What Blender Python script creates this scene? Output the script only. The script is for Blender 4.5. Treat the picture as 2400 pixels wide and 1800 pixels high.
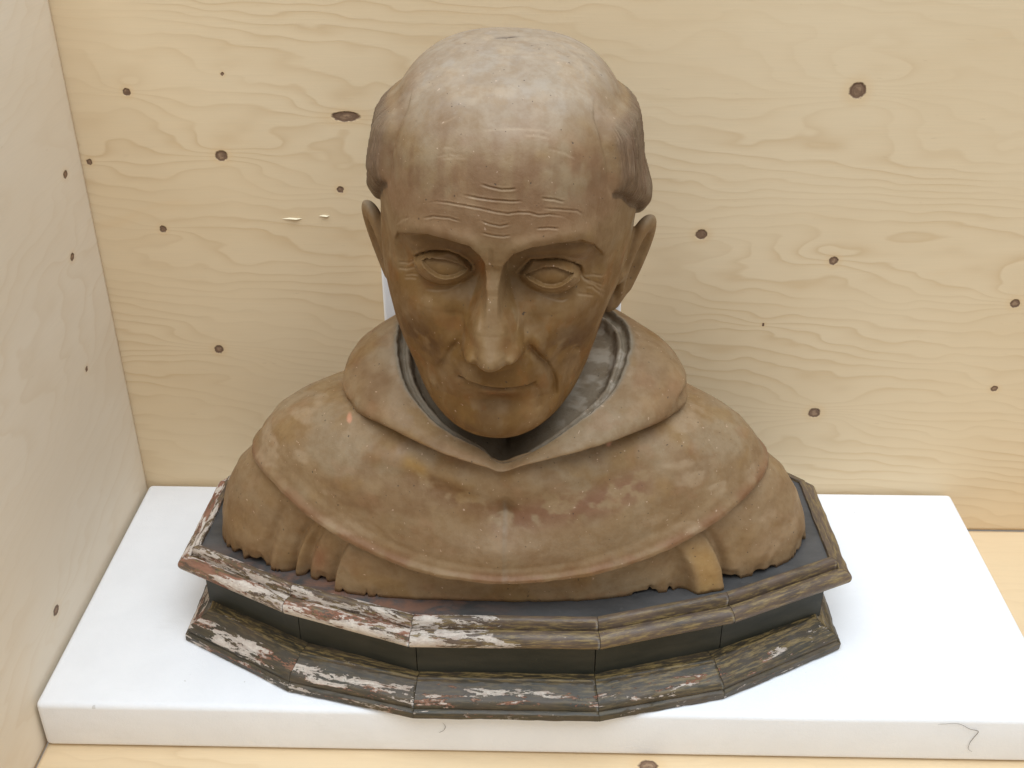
import bpy, bmesh, math, random
import numpy as np
from mathutils import Matrix, Vector

# ------------------------------------------------------------------ camera, world, light, exposure
scene = bpy.context.scene
for o in list(bpy.data.objects):
    bpy.data.objects.remove(o)
col = scene.collection

cam_data = bpy.data.cameras.new('camera')
cam = bpy.data.objects.new('camera', cam_data)
col.objects.link(cam)
cam_data.sensor_width = 36.0
cam_data.sensor_fit = 'HORIZONTAL'
cam_data.lens = 39.793
cam_data.clip_start = .01
cam_data.clip_end = 50
_r, _u, _f = (0.999648, 0.026102, -0.004715), (-0.009035, 0.50222, 0.864693), (-0.024938, 0.864346, -0.502279)
cam.matrix_world = Matrix(((_r[0], _u[0], -_f[0], .02143), (_r[1], _u[1], -_f[1], -.65037), (_r[2], _u[2], -_f[2], .59586), (0, 0, 0, 1)))
scene.camera = cam

world = bpy.data.worlds.new('World')
scene.world = world
world.use_nodes = True
bg = world.node_tree.nodes['Background']
# the hall around: bright walls, a dimmer ceiling beside the skylight, a darker floor
wn = world.node_tree
_tc = wn.nodes.new('ShaderNodeTexCoord'); _sx = wn.nodes.new('ShaderNodeSeparateXYZ'); _mr = wn.nodes.new('ShaderNodeMapRange'); _cr = wn.nodes.new('ShaderNodeValToRGB')
wn.links.new(_tc.outputs['Generated'], _sx.inputs[0]); wn.links.new(_sx.outputs[2], _mr.inputs[0])
_mr.inputs[1].default_value = -1; _mr.inputs[2].default_value = 1
wn.links.new(_mr.outputs[0], _cr.inputs[0]); wn.links.new(_cr.outputs[0], bg.inputs['Color'])
_e = _cr.color_ramp.elements
_e[0].position = .30; _e[0].color = (.42, .39, .35, 1)
_e[1].position = .53; _e[1].color = (1.0, .975, .94, 1)
for _p, _v in ((.72, 1.0), (1.0, .70)):
    _n = _e.new(_p); _n.color = (_v, .975*_v, .94*_v, 1)
bg.inputs['Strength'].default_value = .58

def area_lamp(name, loc, target, sx, sy, power, color):
    d = bpy.data.lights.new(name, 'AREA')
    d.shape = 'RECTANGLE'; d.size = sx; d.size_y = sy; d.energy = power; d.color = color
    o = bpy.data.objects.new(name, d)
    o.location = loc
    o.rotation_euler = (Vector(target) - Vector(loc)).to_track_quat('-Z', 'Y').to_euler()
    col.objects.link(o)
    return o
# the hall's skylight high above the open crate
area_lamp('skylight', (.10, -.60, 2.45), (0, .05, .12), 2.8, 2.0, 80.0, (.80, .90, 1.0))

scene.cycles.max_bounces = 6
scene.cycles.diffuse_bounces = 5
scene.cycles.glossy_bounces = 2
scene.cycles.adaptive_threshold = .02
scene.view_settings.view_transform = 'Standard'
scene.view_settings.look = 'None'
scene.view_settings.exposure = 0
scene.view_settings.gamma = 1
scene.view_settings.use_curve_mapping = False
# ------------------------------------------------------------------ numeric helpers
def sst(a, b, x):
    t = np.clip((x - a) / (b - a), 0.0, 1.0)
    return t * t * (3 - 2 * t)

def _hash(i, j, k, seed):
    n = (i * 374761393 + j * 668265263 + k * 2147483647 + seed * 974711) & 0xFFFFFFFF
    n = ((n ^ (n >> 13)) * 1274126177) & 0xFFFFFFFF
    n = (n ^ (n >> 16)) & 0xFFFFFFFF
    return n.astype(np.float64) / 4294967295.0 * 2 - 1

def noise3(x, y, z, seed=0):
    x, y, z = np.broadcast_arrays(np.asarray(x, float), np.asarray(y, float), np.asarray(z, float))
    i, j, k = np.floor(x).astype(np.int64), np.floor(y).astype(np.int64), np.floor(z).astype(np.int64)
    u, v, w = x - i, y - j, z - k
    u, v, w = u*u*u*(u*(u*6-15)+10), v*v*v*(v*(v*6-15)+10), w*w*w*(w*(w*6-15)+10)
    r = 0
    for a in (0, 1):
        for b in (0, 1):
            for c in (0, 1):
                r = r + _hash(i+a, j+b, k+c, seed) * (u if a else 1-u) * (v if b else 1-v) * (w if c else 1-w)
    return r

def fbm(x, y, z, octaves=3, seed=0):
    r, a, s, t = 0, 1.0, 1.0, 0
    for o in range(octaves):
        r = r + a * noise3(x*s, y*s, z*s, seed + o*17)
        t += a; a *= .5; s *= 2.03
    return r / t * 1.6

def polydist(x, z, poly):
    d = np.full(np.shape(x), 1e9)
    for (x0, z0), (x1, z1) in zip(poly[:-1], poly[1:]):
        ux, uz = x1-x0, z1-z0
        L = ux*ux + uz*uz + 1e-9
        t = np.clip(((x-x0)*ux + (z-z0)*uz) / L, 0, 1)
        d = np.minimum(d, (x-x0-t*ux)**2 + (z-z0-t*uz)**2)
    return np.sqrt(d)

def polydist_taper(x, z, poly):
    """distance to a polyline and how far along it (0..1), for strokes that fade at both ends"""
    n = len(poly) - 1
    d = np.full(np.shape(x), 1e9); s = np.zeros(np.shape(x))
    for i, ((x0, z0), (x1, z1)) in enumerate(zip(poly[:-1], poly[1:])):
        ux, uz = x1-x0, z1-z0
        L = ux*ux + uz*uz + 1e-9
        t = np.clip(((x-x0)*ux + (z-z0)*uz) / L, 0, 1)
        q = (x-x0-t*ux)**2 + (z-z0-t*uz)**2
        m = q < d
        d = np.where(m, q, d); s = np.where(m, (i+t)/n, s)
    return np.sqrt(d), s

def crom(pts, n, closed=False):
    """Catmull-Rom through points, n samples"""
    P = np.array(pts, float); m = len(P)
    if closed:
        t = np.linspace(0, m, n, endpoint=False)
        idx = lambda i: i % m
    else:
        t = np.linspace(0, m-1, n)
        idx = lambda i: np.clip(i, 0, m-1)
    i = np.floor(t).astype(int)
    if not closed: i = np.minimum(i, m-2)
    u = (t - i)[:, None]
    a, b, c, d = P[idx(i-1)], P[idx(i)], P[idx(i+1)], P[idx(i+2)]
    return .5*((2*b) + (c-a)*u + (2*a-5*b+4*c-d)*u*u + (-a+3*b-3*c+d)*u**3)

def smin(a, b, k):
    h = np.clip(.5 + .5*(b-a)/k, 0, 1)
    return b*(1-h) + a*h - k*h*(1-h)

def smax(a, b, k):
    return -smin(-a, -b, k)
# ------------------------------------------------------------------ mesh and material helpers
def mesh_obj(name, verts, faces, mat, parent=None, smooth=True, attrs=None, colors=None):
    me = bpy.data.meshes.new(name)
    verts = np.asarray(verts, np.float32); faces = np.asarray(faces, np.int32)
    nf, k = faces.shape
    me.vertices.add(len(verts)); me.vertices.foreach_set('co', verts.ravel())
    me.loops.add(nf*k); me.loops.foreach_set('vertex_index', faces.ravel())
    me.polygons.add(nf)
    me.polygons.foreach_set('loop_start', np.arange(0, nf*k, k, dtype=np.int32))
    me.polygons.foreach_set('loop_total', np.full(nf, k, np.int32))
    me.update(calc_edges=True)
    if smooth: me.polygons.foreach_set('use_smooth', np.ones(nf, bool))
    for n, v in (attrs or {}).items():
        v = np.asarray(v, np.float32)
        if v.ndim == 1:
            a = me.attributes.new(n, 'FLOAT', 'POINT'); a.data.foreach_set('value', v)
        else:
            a = me.attributes.new(n, 'FLOAT_VECTOR', 'POINT'); a.data.foreach_set('vector', v.ravel())
    if colors is not None:
        a = me.attributes.new('tint', 'FLOAT_COLOR', 'POINT')
        c = np.ones((len(verts), 4), np.float32); c[:, :3] = colors
        a.data.foreach_set('color', c.ravel())
    me.validate()
    if mat: me.materials.append(mat)
    o = bpy.data.objects.new(name, me)
    col.objects.link(o)
    if parent: o.parent = parent
    return o

def bm_obj(name, bm, mat, parent=None, smooth=False):
    me = bpy.data.meshes.new(name)
    bmesh.ops.recalc_face_normals(bm, faces=bm.faces)
    bm.to_mesh(me); bm.free()
    if smooth: me.polygons.foreach_set('use_smooth', np.ones(len(me.polygons), bool))
    if mat: me.materials.append(mat)
    o = bpy.data.objects.new(name, me); col.objects.link(o)
    if parent: o.parent = parent
    return o

def empty(name, loc=(0, 0, 0)):
    o = bpy.data.objects.new(name, None); o.location = loc; o.empty_display_size = .02
    col.objects.link(o); return o

def tag(o, label=None, cat=None, group=None, kind=None):
    if label: o['label'] = label
    if cat: o['category'] = cat
    if group: o['group'] = group
    if kind: o['kind'] = kind
    return o

def grid_faces(nu, nv, closed_u=False):
    """faces of a grid whose vertex index is i*nv + j"""
    iu = np.arange(nu if closed_u else nu-1); jv = np.arange(nv-1)
    I, J = np.meshgrid(iu, jv, indexing='ij'); I2 = (I+1) % nu
    return np.stack([I*nv+J, I2*nv+J, I2*nv+J+1, I*nv+J+1], -1).reshape(-1, 4)

def box_bm(x0, x1, y0, y1, z0, z1, bevel=0, seg=3):
    bm = bmesh.new()
    bmesh.ops.create_cube(bm, size=1)
    for v in bm.verts:
        v.co = Vector(((x0+x1)/2 + v.co.x*(x1-x0), (y0+y1)/2 + v.co.y*(y1-y0), (z0+z1)/2 + v.co.z*(z1-z0)))
    if bevel:
        bmesh.ops.bevel(bm, geom=list(bm.edges), offset=bevel, segments=seg, profile=.5, affect='EDGES')
    return bm

class G:
    """tiny node graph writer"""
    def __init__(self, name):
        self.m = bpy.data.materials.new(name); self.m.use_nodes = True
        self.t = self.m.node_tree; self.t.nodes.clear()
        self.out = self.t.nodes.new('ShaderNodeOutputMaterial')
        self.p = self.t.nodes.new('ShaderNodeBsdfPrincipled')
        self.t.links.new(self.p.outputs[0], self.out.inputs[0])
    def _set(self, sock, v):
        if isinstance(v, bpy.types.NodeSocket): self.t.links.new(v, sock)
        elif v is not None:
            if sock.type == 'RGBA' and not np.isscalar(v) and len(v) == 3: v = (*v, 1)
            sock.default_value = v
    def node(self, typ, out=0, props=None, **ins):
        n = self.t.nodes.new(typ)
        for k, v in (props or {}).items(): setattr(n, k, v)
        for k, v in ins.items():
            k2 = int(k[1:]) if k[0] == 'i' and k[1:].isdigit() else k.replace('_', ' ')
            self._set(n.inputs[k2], v)
        return n.outputs[out]
    def math(self, op, a, b=None, c=None, clamp=False):
        return self.node('ShaderNodeMath', props={'operation': op, 'use_clamp': clamp}, i0=a, i1=b, i2=c)
    def add(self, a, b): return self.math('ADD', a, b)
    def mul(self, a, b): return self.math('MULTIPLY', a, b)
    def rng(self, v, a, b, c=0., d=1., smooth=True):
        return self.node('ShaderNodeMapRange', props={'interpolation_type': 'SMOOTHSTEP' if smooth else 'LINEAR', 'clamp': True}, i0=v, i1=a, i2=b, i3=c, i4=d)
    def mix(self, f, a, b, mode='MIX'):
        n = self.t.nodes.new('ShaderNodeMix'); n.data_type = 'RGBA'; n.blend_type = mode; n.clamp_factor = True
        self._set(n.inputs[0], f); self._set(n.inputs[6], a); self._set(n.inputs[7], b)
        return n.outputs[2]
    def noise(self, vec, scale, detail=4, rough=.55, dist=0., out=0):
        return self.node('ShaderNodeTexNoise', out=out, Vector=vec, Scale=scale, Detail=detail, Roughness=rough, Distortion=dist)
    def pos(self): return self.node('ShaderNodeTexCoord', out=3)
    def attr(self, name, out=2): return self.node('ShaderNodeAttribute', out=out, props={'attribute_name': name})
    def vmul(self, v, s): return self.node('ShaderNodeVectorMath', props={'operation': 'MULTIPLY'}, i0=v, i1=s)
    def bump(self, h, strength, dist, normal=None):
        return self.node('ShaderNodeBump', Strength=strength, Distance=dist, Height=h, Normal=normal)
    def set(self, **kw):
        for k, v in kw.items(): self._set(self.p.inputs[k.replace('_', ' ')], v)
        return self.m

def surface_nets(field, lo, hi, h, block=8, margin=1.7):
    """polygonise field < 0 on a grid, evaluating only the blocks near the surface"""
    lo = np.array(lo, float); hi = np.array(hi, float)
    nb = np.ceil((hi-lo)/(h*block)).astype(int)
    n = nb*block
    cx = [lo[a] + (np.arange(nb[a])+.5)*h*block for a in range(3)]
    BX, BY, BZ = np.meshgrid(*cx, indexing='ij')
    bv = field(BX.ravel(), BY.ravel(), BZ.ravel()).reshape(BX.shape)
    act = np.abs(bv) < h*block*margin
    V = np.repeat(np.repeat(np.repeat(np.where(bv < 0, -1e3, 1e3).astype(np.float32), block, 0), block, 1), block, 2)
    bi = np.argwhere(act)
    o = np.stack(np.meshgrid(*[np.arange(block)]*3, indexing='ij'), -1).reshape(-1, 3)
    for c in range(0, len(bi), 1500):
        idx = (bi[c:c+1500, None, :]*block + o[None]).reshape(-1, 3)
        p = lo + idx*h
        V[idx[:, 0], idx[:, 1], idx[:, 2]] = field(p[:, 0].copy(), p[:, 1].copy(), p[:, 2].copy())
    s = V < 0
    acc_i, acc_p, quads = [], [], []
    lin = lambda i: (i[:, 0]*n[1] + i[:, 1])*n[2] + i[:, 2]
    for a in range(3):
        sl0 = [slice(None)]*3; sl1 = [slice(None)]*3
        sl0[a] = slice(0, -1); sl1[a] = slice(1, None)
        e = np.argwhere(s[tuple(sl0)] != s[tuple(sl1)])
        b, c = (a+1) % 3, (a+2) % 3
        e = e[(e[:, b] > 0) & (e[:, c] > 0)]
        e1 = e.copy(); e1[:, a] += 1
        v0 = V[e[:, 0], e[:, 1], e[:, 2]]; v1 = V[e1[:, 0], e1[:, 1], e1[:, 2]]
        p = e.astype(float); p[:, a] += np.clip(v0/(v0-v1), 0, 1)
        q = []
        for db, dc in ((0, 0), (-1, 0), (-1, -1), (0, -1)):
            k = e.copy(); k[:, b] += db; k[:, c] += dc
            li = lin(k); q.append(li); acc_i.append(li); acc_p.append(p)
        q = np.stack(q, 1)
        flip = v0 < 0
        q[~flip] = q[~flip][:, ::-1]
        quads.append(q)
    ai = np.concatenate(acc_i); ap = np.concatenate(acc_p); Q = np.concatenate(quads)
    uq, inv = np.unique(ai, return_inverse=True)
    cnt = np.bincount(inv).astype(float)
    pts = np.stack([np.bincount(inv, ap[:, k])/cnt for k in range(3)], 1)
    F = np.searchsorted(uq, Q)
    return lo + pts*h, F
# ------------------------------------------------------------------ the head as a distance field (mm, local: x right, y back, z up, eyes at z = 0)
BROW_L = [(-67, 4), (-63, 13), (-59.2, 20.5), (-49.3, 26.5), (-38.4, 30.5), (-27.1, 30.8), (-13.6, 28.5), (-7.8, 22.5), (-4.7, 17.6), (-4, 4)]
BROW_R = [(3, 4), (5.3, 16.8), (11.2, 24.7), (21.3, 28.7), (34.9, 29.4), (48.6, 27.4), (55.9, 21), (60.8, 12.5), (64, 4), (67, -4)]
UP_L = [(-43.2, 9.6), (-40.3, 11.7), (-35.8, 13.0), (-30.3, 13.1), (-25.0, 12.1), (-21.5, 10.6), (-18.0, 8.7), (-16.4, 6.5)]
LO_L = [(-43.2, 9.6), (-42.1, 8.7), (-39.8, 7.1), (-36.0, 4.7), (-32.4, 2.9), (-28.5, 2.3), (-23.5, 3.3), (-20.0, 4.9), (-16.4, 6.5)]
UP_R = [(16.8, 4.6), (19.8, 6.5), (24.7, 9.6), (28.9, 11.2), (33.5, 11.5), (38.9, 9.7), (42.5, 7.8), (45.5, 5.5)]
LO_R = [(16.8, 4.6), (19.0, 3.7), (21.2, 3.1), (24.9, 1.6), (28.5, 0.1), (32.1, -0.3), (35.7, -0.0), (39.2, 1.4), (42.6, 3.8), (45.5, 5.5)]
CREASE_L = [(-47.4, 6.9), (-42.8, 11.5), (-38.2, 14.4), (-33.7, 15.9), (-27.2, 17.4), (-21.9, 15.7), (-17.8, 11.9), (-15.4, 8.1), (-14.8, 5.1)]
CREASE_R = [(13.7, 3.4), (16.5, 7.3), (20.9, 14.4), (27.8, 14.5), (33.1, 13.8), (38.6, 12.1), (44.0, 8.9), (48.1, 3.8), (49.6, -1.4)]
MOUTH = [(-20.0, -59.8), (-17.7, -58.7), (-11.0, -59.8), (-3.5, -61.4), (3.9, -62.2), (11.3, -62.6), (16.7, -62.4), (22.1, -63.3), (24.3, -63.5)]
NASO_R = [(14.3, -26.4), (19.8, -36.7), (25.2, -44.5), (30.8, -52.9), (34.3, -62.5), (36.4, -71.4), (36.7, -80.3), (35.1, -86.0)]
NASO_L = [(-15.7, -29.1), (-19.1, -35.4), (-23.7, -40.9), (-28.1, -48.7), (-33.0, -58.5), (-36.5, -71.7)]
JAW_R = [(48.3, -55.2), (46.9, -63.0), (44.9, -74.2), (43.5, -83.0), (41.6, -95)]
MCR = [(24.0, -66.3), (26.6, -71.0), (28.2, -78.0), (27.6, -84.3)]
CRK = (-4.0, 14.0)
LINES = [
    (0.46, 0.55, [(-8.9, 64.3), (-2.9, 62.7), (3.9, 61.6), (8.9, 61.9), (12.7, 62.5)]),
    (0.46, 0.55, [(-18.9, 58.2), (-9.5, 56.8), (-1.0, 56.0), (9.2, 55.7), (16.7, 56.0)]),
    (0.46, 0.55, [(-39.8, 48.9), (-32.2, 51.9), (-25.0, 52.7), (-16.2, 52.3), (-7.6, 51.2), (0.9, 49.6), (7.7, 48.9), (13.6, 49.9), (19.5, 49.7), (24.5, 48.0), (30.4, 47.9), (37.1, 45.6), (45.8, 38.7)]),
    (0.46, 0.55, [(-41.8, 38.9), (-34.1, 42.8), (-24.9, 44.2), (-17.8, 43.1)]),
    (0.46, 0.55, [(-7.5, 44.4), (-2.4, 42.5), (3.6, 41.5), (9.9, 43.2)]),
    (0.46, 0.55, [(-7.9, 37.3), (-0.6, 35.8), (5.4, 35.4), (10.1, 36.3)]),
    (0.46, 0.55, [(25.0, 57.3), (32.5, 55.7), (38.5, 53.1)]),
    (0.46, 0.55, [(25.2, 52.1), (34.4, 50.1), (41.2, 47.9), (45.5, 46.1), (49.1, 42.0)]),
    (0.46, 0.55, [(22.7, 40.4), (29.8, 40.0), (36.6, 38.3)]),
    (0.46, 0.55, [(-60.2, 24.3), (-54.6, 31.7), (-50.0, 35.7)]),
    (0.4, 0.24, [(-33.1, 74.8), (-26.0, 76.7), (-14.7, 77.7)]),
    (0.4, 0.24, [(-31.2, 74.0), (-22.4, 75.8), (-15.4, 76.3)]),
    (0.4, 0.24, [(-30.7, 79.0), (-26.2, 80.1), (-22.7, 80.4)]),
    (0.4, 0.24, [(-11.2, 88.2), (-1.1, 89.4), (11.4, 90.0), (23.9, 89.1), (30.7, 87.1)]),
    (0.4, 0.24, [(14.1, 87.4), (22.4, 86.8), (30.0, 85.0)]),
    (0.4, 0.24, [(27.0, 81.4), (37.1, 77.9), (44.0, 73.6)]),
    (0.4, 0.24, [(31.5, 111.9), (43.2, 106.5), (52.9, 90.1)]),
    (0.4, 0.24, [(-46.0, 103.2), (-37.4, 106.2), (-29.3, 107.3)]),
    (0.4, 0.24, [(-32.7, 89.0), (-27.4, 91.2), (-22.4, 93.8)]),
    (0.5, 0.5, [(49.7, -2.1), (55.2, -4.3), (62.7, -8.5), (66.2, -10.2)]),
    (0.5, 0.5, [(48.0, 0.6), (51.6, -5.4), (55.8, -8.0), (60.4, -12.3), (66.4, -20.0)]),
    (0.5, 0.5, [(47.3, 0.2), (53.5, -7.0), (58.1, -11.3), (62.1, -17.2), (66.3, -24.6)]),
    (0.5, 0.5, [(52.2, -8.9), (56.7, -11.9), (60.7, -17.9), (65.8, -28.7)]),
    (0.5, 0.5, [(46.9, -10.8), (53.2, -14.1), (58.5, -18.5)]),
    (0.5, 0.5, [(19.2, 2.9), (25.0, -1.4), (30.4, -3.6), (35.8, -3.5), (41.8, -1.5)]),
    (0.5, 0.5, [(19.8, -4.7), (28.6, -8.2), (36.0, -11.5), (39.6, -12.5), (43.1, -12.1)]),
    (0.5, 0.45, [(-42.0, 2.9), (-36.3, -2.0), (-30.8, -2.2), (-24.6, -0.9)]),
    (0.5, 0.45, [(-43.2, -10.1), (-35.0, -8.8), (-27.5, -7.0), (-22.1, -4.3), (-17.9, 0.7)]),
    (0.5, 0.45, [(-61.4, -3.6), (-53.7, -1.0), (-44.7, 7.8)]),
    (0.5, 0.45, [(-56.1, -8.3), (-51.4, -5.6), (-46.4, -4.2)]),
    (0.5, 0.45, [(-56.9, -10.3), (-52.1, -7.7), (-47.5, -6.3)]),
    (0.5, 0.45, [(-61.4, -6.8), (-55.8, -5.1), (-47.9, -0.2)]),
]

def _interp(x, poly):
    p = np.array(poly, float)
    return np.interp(x, p[:, 0], p[:, 1])

def _interp_z(z, poly):
    p = np.array(poly, float)[::-1]
    return np.interp(z, p[:, 1], p[:, 0])

def gau(x, z, x0, z0, sx, sz):
    return np.exp(-((x-x0)/sx)**2 - ((z-z0)/sz)**2)

NZ = np.array([(30, 0), (19, .6), (13, 2.2), (8, 5), (3, 9.5), (-5, 14.5), (-15, 20.5), (-25, 26.5), (-31, 29.5), (-35, 29.5), (-38.5, 26), (-42, 17), (-45, 8), (-48, 2), (-52, 0)])[::-1]
NP_ = np.array([(30, 4), (15, 3.2), (5, 3), (-5, 4.0), (-15, 6.2), (-24, 8.4), (-31, 8.8), (-38, 7.5), (-46, 6)])[::-1]
NW = np.array([(30, 10), (15, 6), (5, 5.5), (-5, 7), (-15, 8.5), (-24, 9.5), (-31, 10), (-38, 10), (-46, 10)])[::-1]
NX = np.array([(20, -.2), (5, -1.2), (-10, -1), (-31, .2), (-45, 0)])[::-1]

def smooth_interp(z, tab):
    """cubic-smoothed table lookup"""
    t = np.linspace(tab[0, 0], tab[-1, 0], 400)
    v = np.interp(t, tab[:, 0], tab[:, 1])
    n = 15
    kf = np.hanning(n+2)[1:-1]; kf /= kf.sum()
    v = np.convolve(np.pad(v, n//2, mode='edge'), kf, mode='valid')
    return np.interp(z, t, v)

def face_push(x, z, lines=True):
    """how far the front surface is pushed forward (mm) at a face position"""
    ax = np.abs(x)
    D = np.zeros(np.shape(x))
    # brow and eye sockets
    for poly, s in ((BROW_L, -1), (BROW_R, 1)):
        zb = _interp(x, poly)
        inx = (sst(2.5, 7, x*s)) * (1 - sst(56, 65, x*s))
        dz = zb - z
        depth = (9.5 + 3.5*sst(26, 10, ax))*(1 - .32*sst(34, 54, ax))
        low = sst(-20, 3, z)
        D -= depth * sst(-1.0, 4.6, dz) * low * inx
        D += 2.2 * np.exp(-((dz+4.0)/5.0)**2) * sst(4, 14, x*s) * (1 - sst(50, 66, x*s))
        # flesh hanging over the lid towards the outer corner
        D += 3.2 * gau(x, z, s*47, 17.5, 10, 6.0)
        D += 1.2 * gau(x, z, s*30, 21.0, 12, 3.2)
    D -= 1.6 * gau(x, z, 0, 13, 6, 5)
    D -= .9 * np.exp(-((x+1.5)/1.3)**2) * sst(12, 17, z) * sst(30, 22, z)
    # nose
    zt = z - .016*np.minimum(x*x, 300)*sst(-20, -34, z)
    h = smooth_interp(zt, NZ); pw = smooth_interp(z, NP_); fw = smooth_interp(z, NW)
    xn = np.abs(x - smooth_interp(z, NX))
    ridge_p = 1 - sst(0, 1, np.clip((xn-pw)/fw, 0, 1))
    u = np.clip(xn/18.0, 0, 1)
    round_p = (1 - u**2.3)**1.25
    kb = sst(-14, -28, z)
    D += h * (ridge_p*(1-kb) + round_p*kb)
    D += 13.0 * gau(x, z, -14.6, -36.0, 4.6, 5.4) + 12.0 * gau(x, z, 14.8, -35.5, 4.8, 5.4)
    D += 1.8 * gau(x, z, .2, -34.5, 6.0, 6)
    D -= 1.2 * gau(x, z, -8.2, -34, 1.8, 7) + 1.0 * gau(x, z, 8.8, -34, 1.8, 7)
    D -= 1.3*np.exp(-(polydist(x, z, [(-19, -33), (-18.8, -39), (-15.5, -44.5)])/1.8)**2)
    D -= .8*np.exp(-(polydist(x, z, [(19.5, -35), (19.3, -40), (15, -44.5)])/1.8)**2)
    # cheeks
    for s in (-1, 1):
        D += 4.2 * gau(x, z, s*46, -21, 15, 11)
        D += 1.8 * gau(x, z, s*30, -12, 9, 6)
        D -= 5.5 * gau(x, z, s*44, -57, 12, 17)
        D -= 1.8 * gau(x, z, s*23, -24, 6, 10)
        D -= 2.0 * gau(x, z, s*60, 40, 9, 22)
    D += 2.4 * gau(x, z, 28, -34, 8, 9) + 1.6 * gau(x, z, -29, -36, 8, 9)
    # mouth
    D += 3.4 * gau(x, z, 2, -56, 22, 12)
    mz = _interp(x, MOUTH); dz = z - mz
    mw = sst(-22.5, -15, x) * (1 - sst(19, 26.5, x))
    up = np.where(dz >= 0, 2.8*np.exp(-np.maximum(dz, 0)/6.0), -5.2*np.exp(np.minimum(dz, 0)/4.2))
    D += up * mw
    D -= 3.4 * np.exp(-((dz+1.0)/1.0)**2) * sst(-22.5, -16, x) * (1 - sst(20, 26.5, x))
    D += 2.2 * gau(x, z, 2, -67.5, 13, 3.2)
    D -= 4.2 * gau(x, z, 2.5, -77, 15, 5.5)
    D += 4.5 * gau(x, z, 3, -96, 19, 12)
    D -= 2.4 * gau(x, z, -21, -59.5, 3.5, 4) + 1.4 * gau(x, z, 26, -61, 4, 6)
    # folds beside the mouth
    dn, sn = polydist_taper(x, z, NASO_R)
    D -= 3.4 * sst(.02, .25, sn)*sst(1.0, .75, sn) * np.exp(-(dn/2.1)**2) - 1.6*np.exp(-((dn-5.0)/3.0)**2)*(x > _interp_z(z, NASO_R))
    dn, sn = polydist_taper(x, z, NASO_L)
    D -= 1.7 * sst(.02, .25, sn)*sst(1.0, .7, sn) * np.exp(-(dn/2.2)**2) - 1.2*np.exp(-((dn-5.0)/3.0)**2)*(x < _interp_z(z, NASO_L))
    D -= 2.6 * np.exp(-(polydist(x, z, JAW_R)/2.4)**2)
    D -= 1.7 * np.exp(-(polydist(x, z, MCR)/1.9)**2)
    D += 1.3 * gau(x, z, 40.5, -70, 2.6, 14)
    # forehead
    D += 1.3 * gau(x, z, -22, 48, 16, 14) + 1.3 * gau(x, z, 24, 48, 16, 14)
    if lines:
        for wd, dep, poly in LINES:
            px = [p[0] for p in poly]; pz = [p[1] for p in poly]
            m = (x > min(px)-4) & (x < max(px)+4) & (z > min(pz)-4) & (z < max(pz)+4)
            if m.any():
                d, s = polydist_taper(x[m], z[m], poly)
                f = sst(0, .2, s) * sst(1, .8, s)
                D[m] += f*(-dep*np.exp(-(d/wd)**2) + .35*dep*np.exp(-((d-2.2*wd)/(1.1*wd))**2))
    return D

_A = np.array([(-300, 42), (-126, 42), (-116, 45.5), (-108, 49), (-95, 54.5), (-80, 60.5), (-65, 65.5), (-50, 69.5), (-35, 73), (-20, 75.5), (-5, 76.8), (10, 77.2), (25, 77.5), (300, 77.5)], float)
_FRT = np.array([(-300, 96), (-116, 96), (-95, 95), (-78, 93), (-60, 96), (-46, 95), (-20, 89), (0, 89.5), (8, 92), (17, 95.5), (28, 96), (45, 96), (300, 96)], float)
_BCK = np.array([(-300, 40), (-116, 40), (-80, 48), (-40, 84), (0, 98), (25, 104), (300, 104)], float)

def ear(x, y, z, s):
    """one ear; s = -1 or 1"""
    # plate frame: n outward, v to the back, w up along a slanting axis
    c = np.array([s*(81.5 if s > 0 else 82.0), 16, -32.0 if s > 0 else -30.5])
    X, Y, Z = (x-c[0])*s, y-c[1], z-c[2]
    sl = .27
    w = (Z + sl*X) / math.sqrt(1+sl*sl); X2 = (X - sl*Z) / math.sqrt(1+sl*sl)
    a = math.radians(29)
    n = X2*math.cos(a) - Y*math.sin(a)
    v = X2*math.sin(a) + Y*math.cos(a)
    rv = 13.0 + 3.5*np.clip(w/34, -1, 1)
    e = np.sqrt((v/rv)**2 + (w/34.0)**2)
    de = (e-1) * 18.0
    dish = 6.5*np.clip(1-e, 0, 1)
    plate = smax(np.abs(n - 1.0 + dish) - 3.0, de, 3.0)
    rim = np.sqrt((de + 2.6)**2 + (n - 3.0)**2) - 3.3
    rim = np.where(w < -22, rim + .25*(-22-w), rim)
    anti = np.sqrt((n-.5)**2 + (np.sqrt(((v-1)/9.5)**2 + ((w-2)/21.0)**2)*10 - 10)**2) - 2.2
    anti = np.where((v < -2), 9.0, anti)
    d = smin(plate, rim, 2.0)
    d = smin(d, anti, 2.5)
    # concha hollow
    hol = np.sqrt(((n-2.5)/8.5)**2 + ((v+2.5)/7.0)**2 + ((w+4)/11.0)**2)
    d = smax(d, (1-hol)*7.0, 1.2)
    lobe = np.sqrt((n/4.5)**2 + ((v+3)/9.0)**2 + ((w+30)/10.0)**2)
    d = smin(d, (lobe-1)*4.5, 3.0)
    trag = np.sqrt(((n-1.5)/4.0)**2 + ((v+14.5)/4.0)**2 + ((w+7)/6.5)**2)
    return smin(d, (trag-1)*4.0, 2.5)

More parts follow.
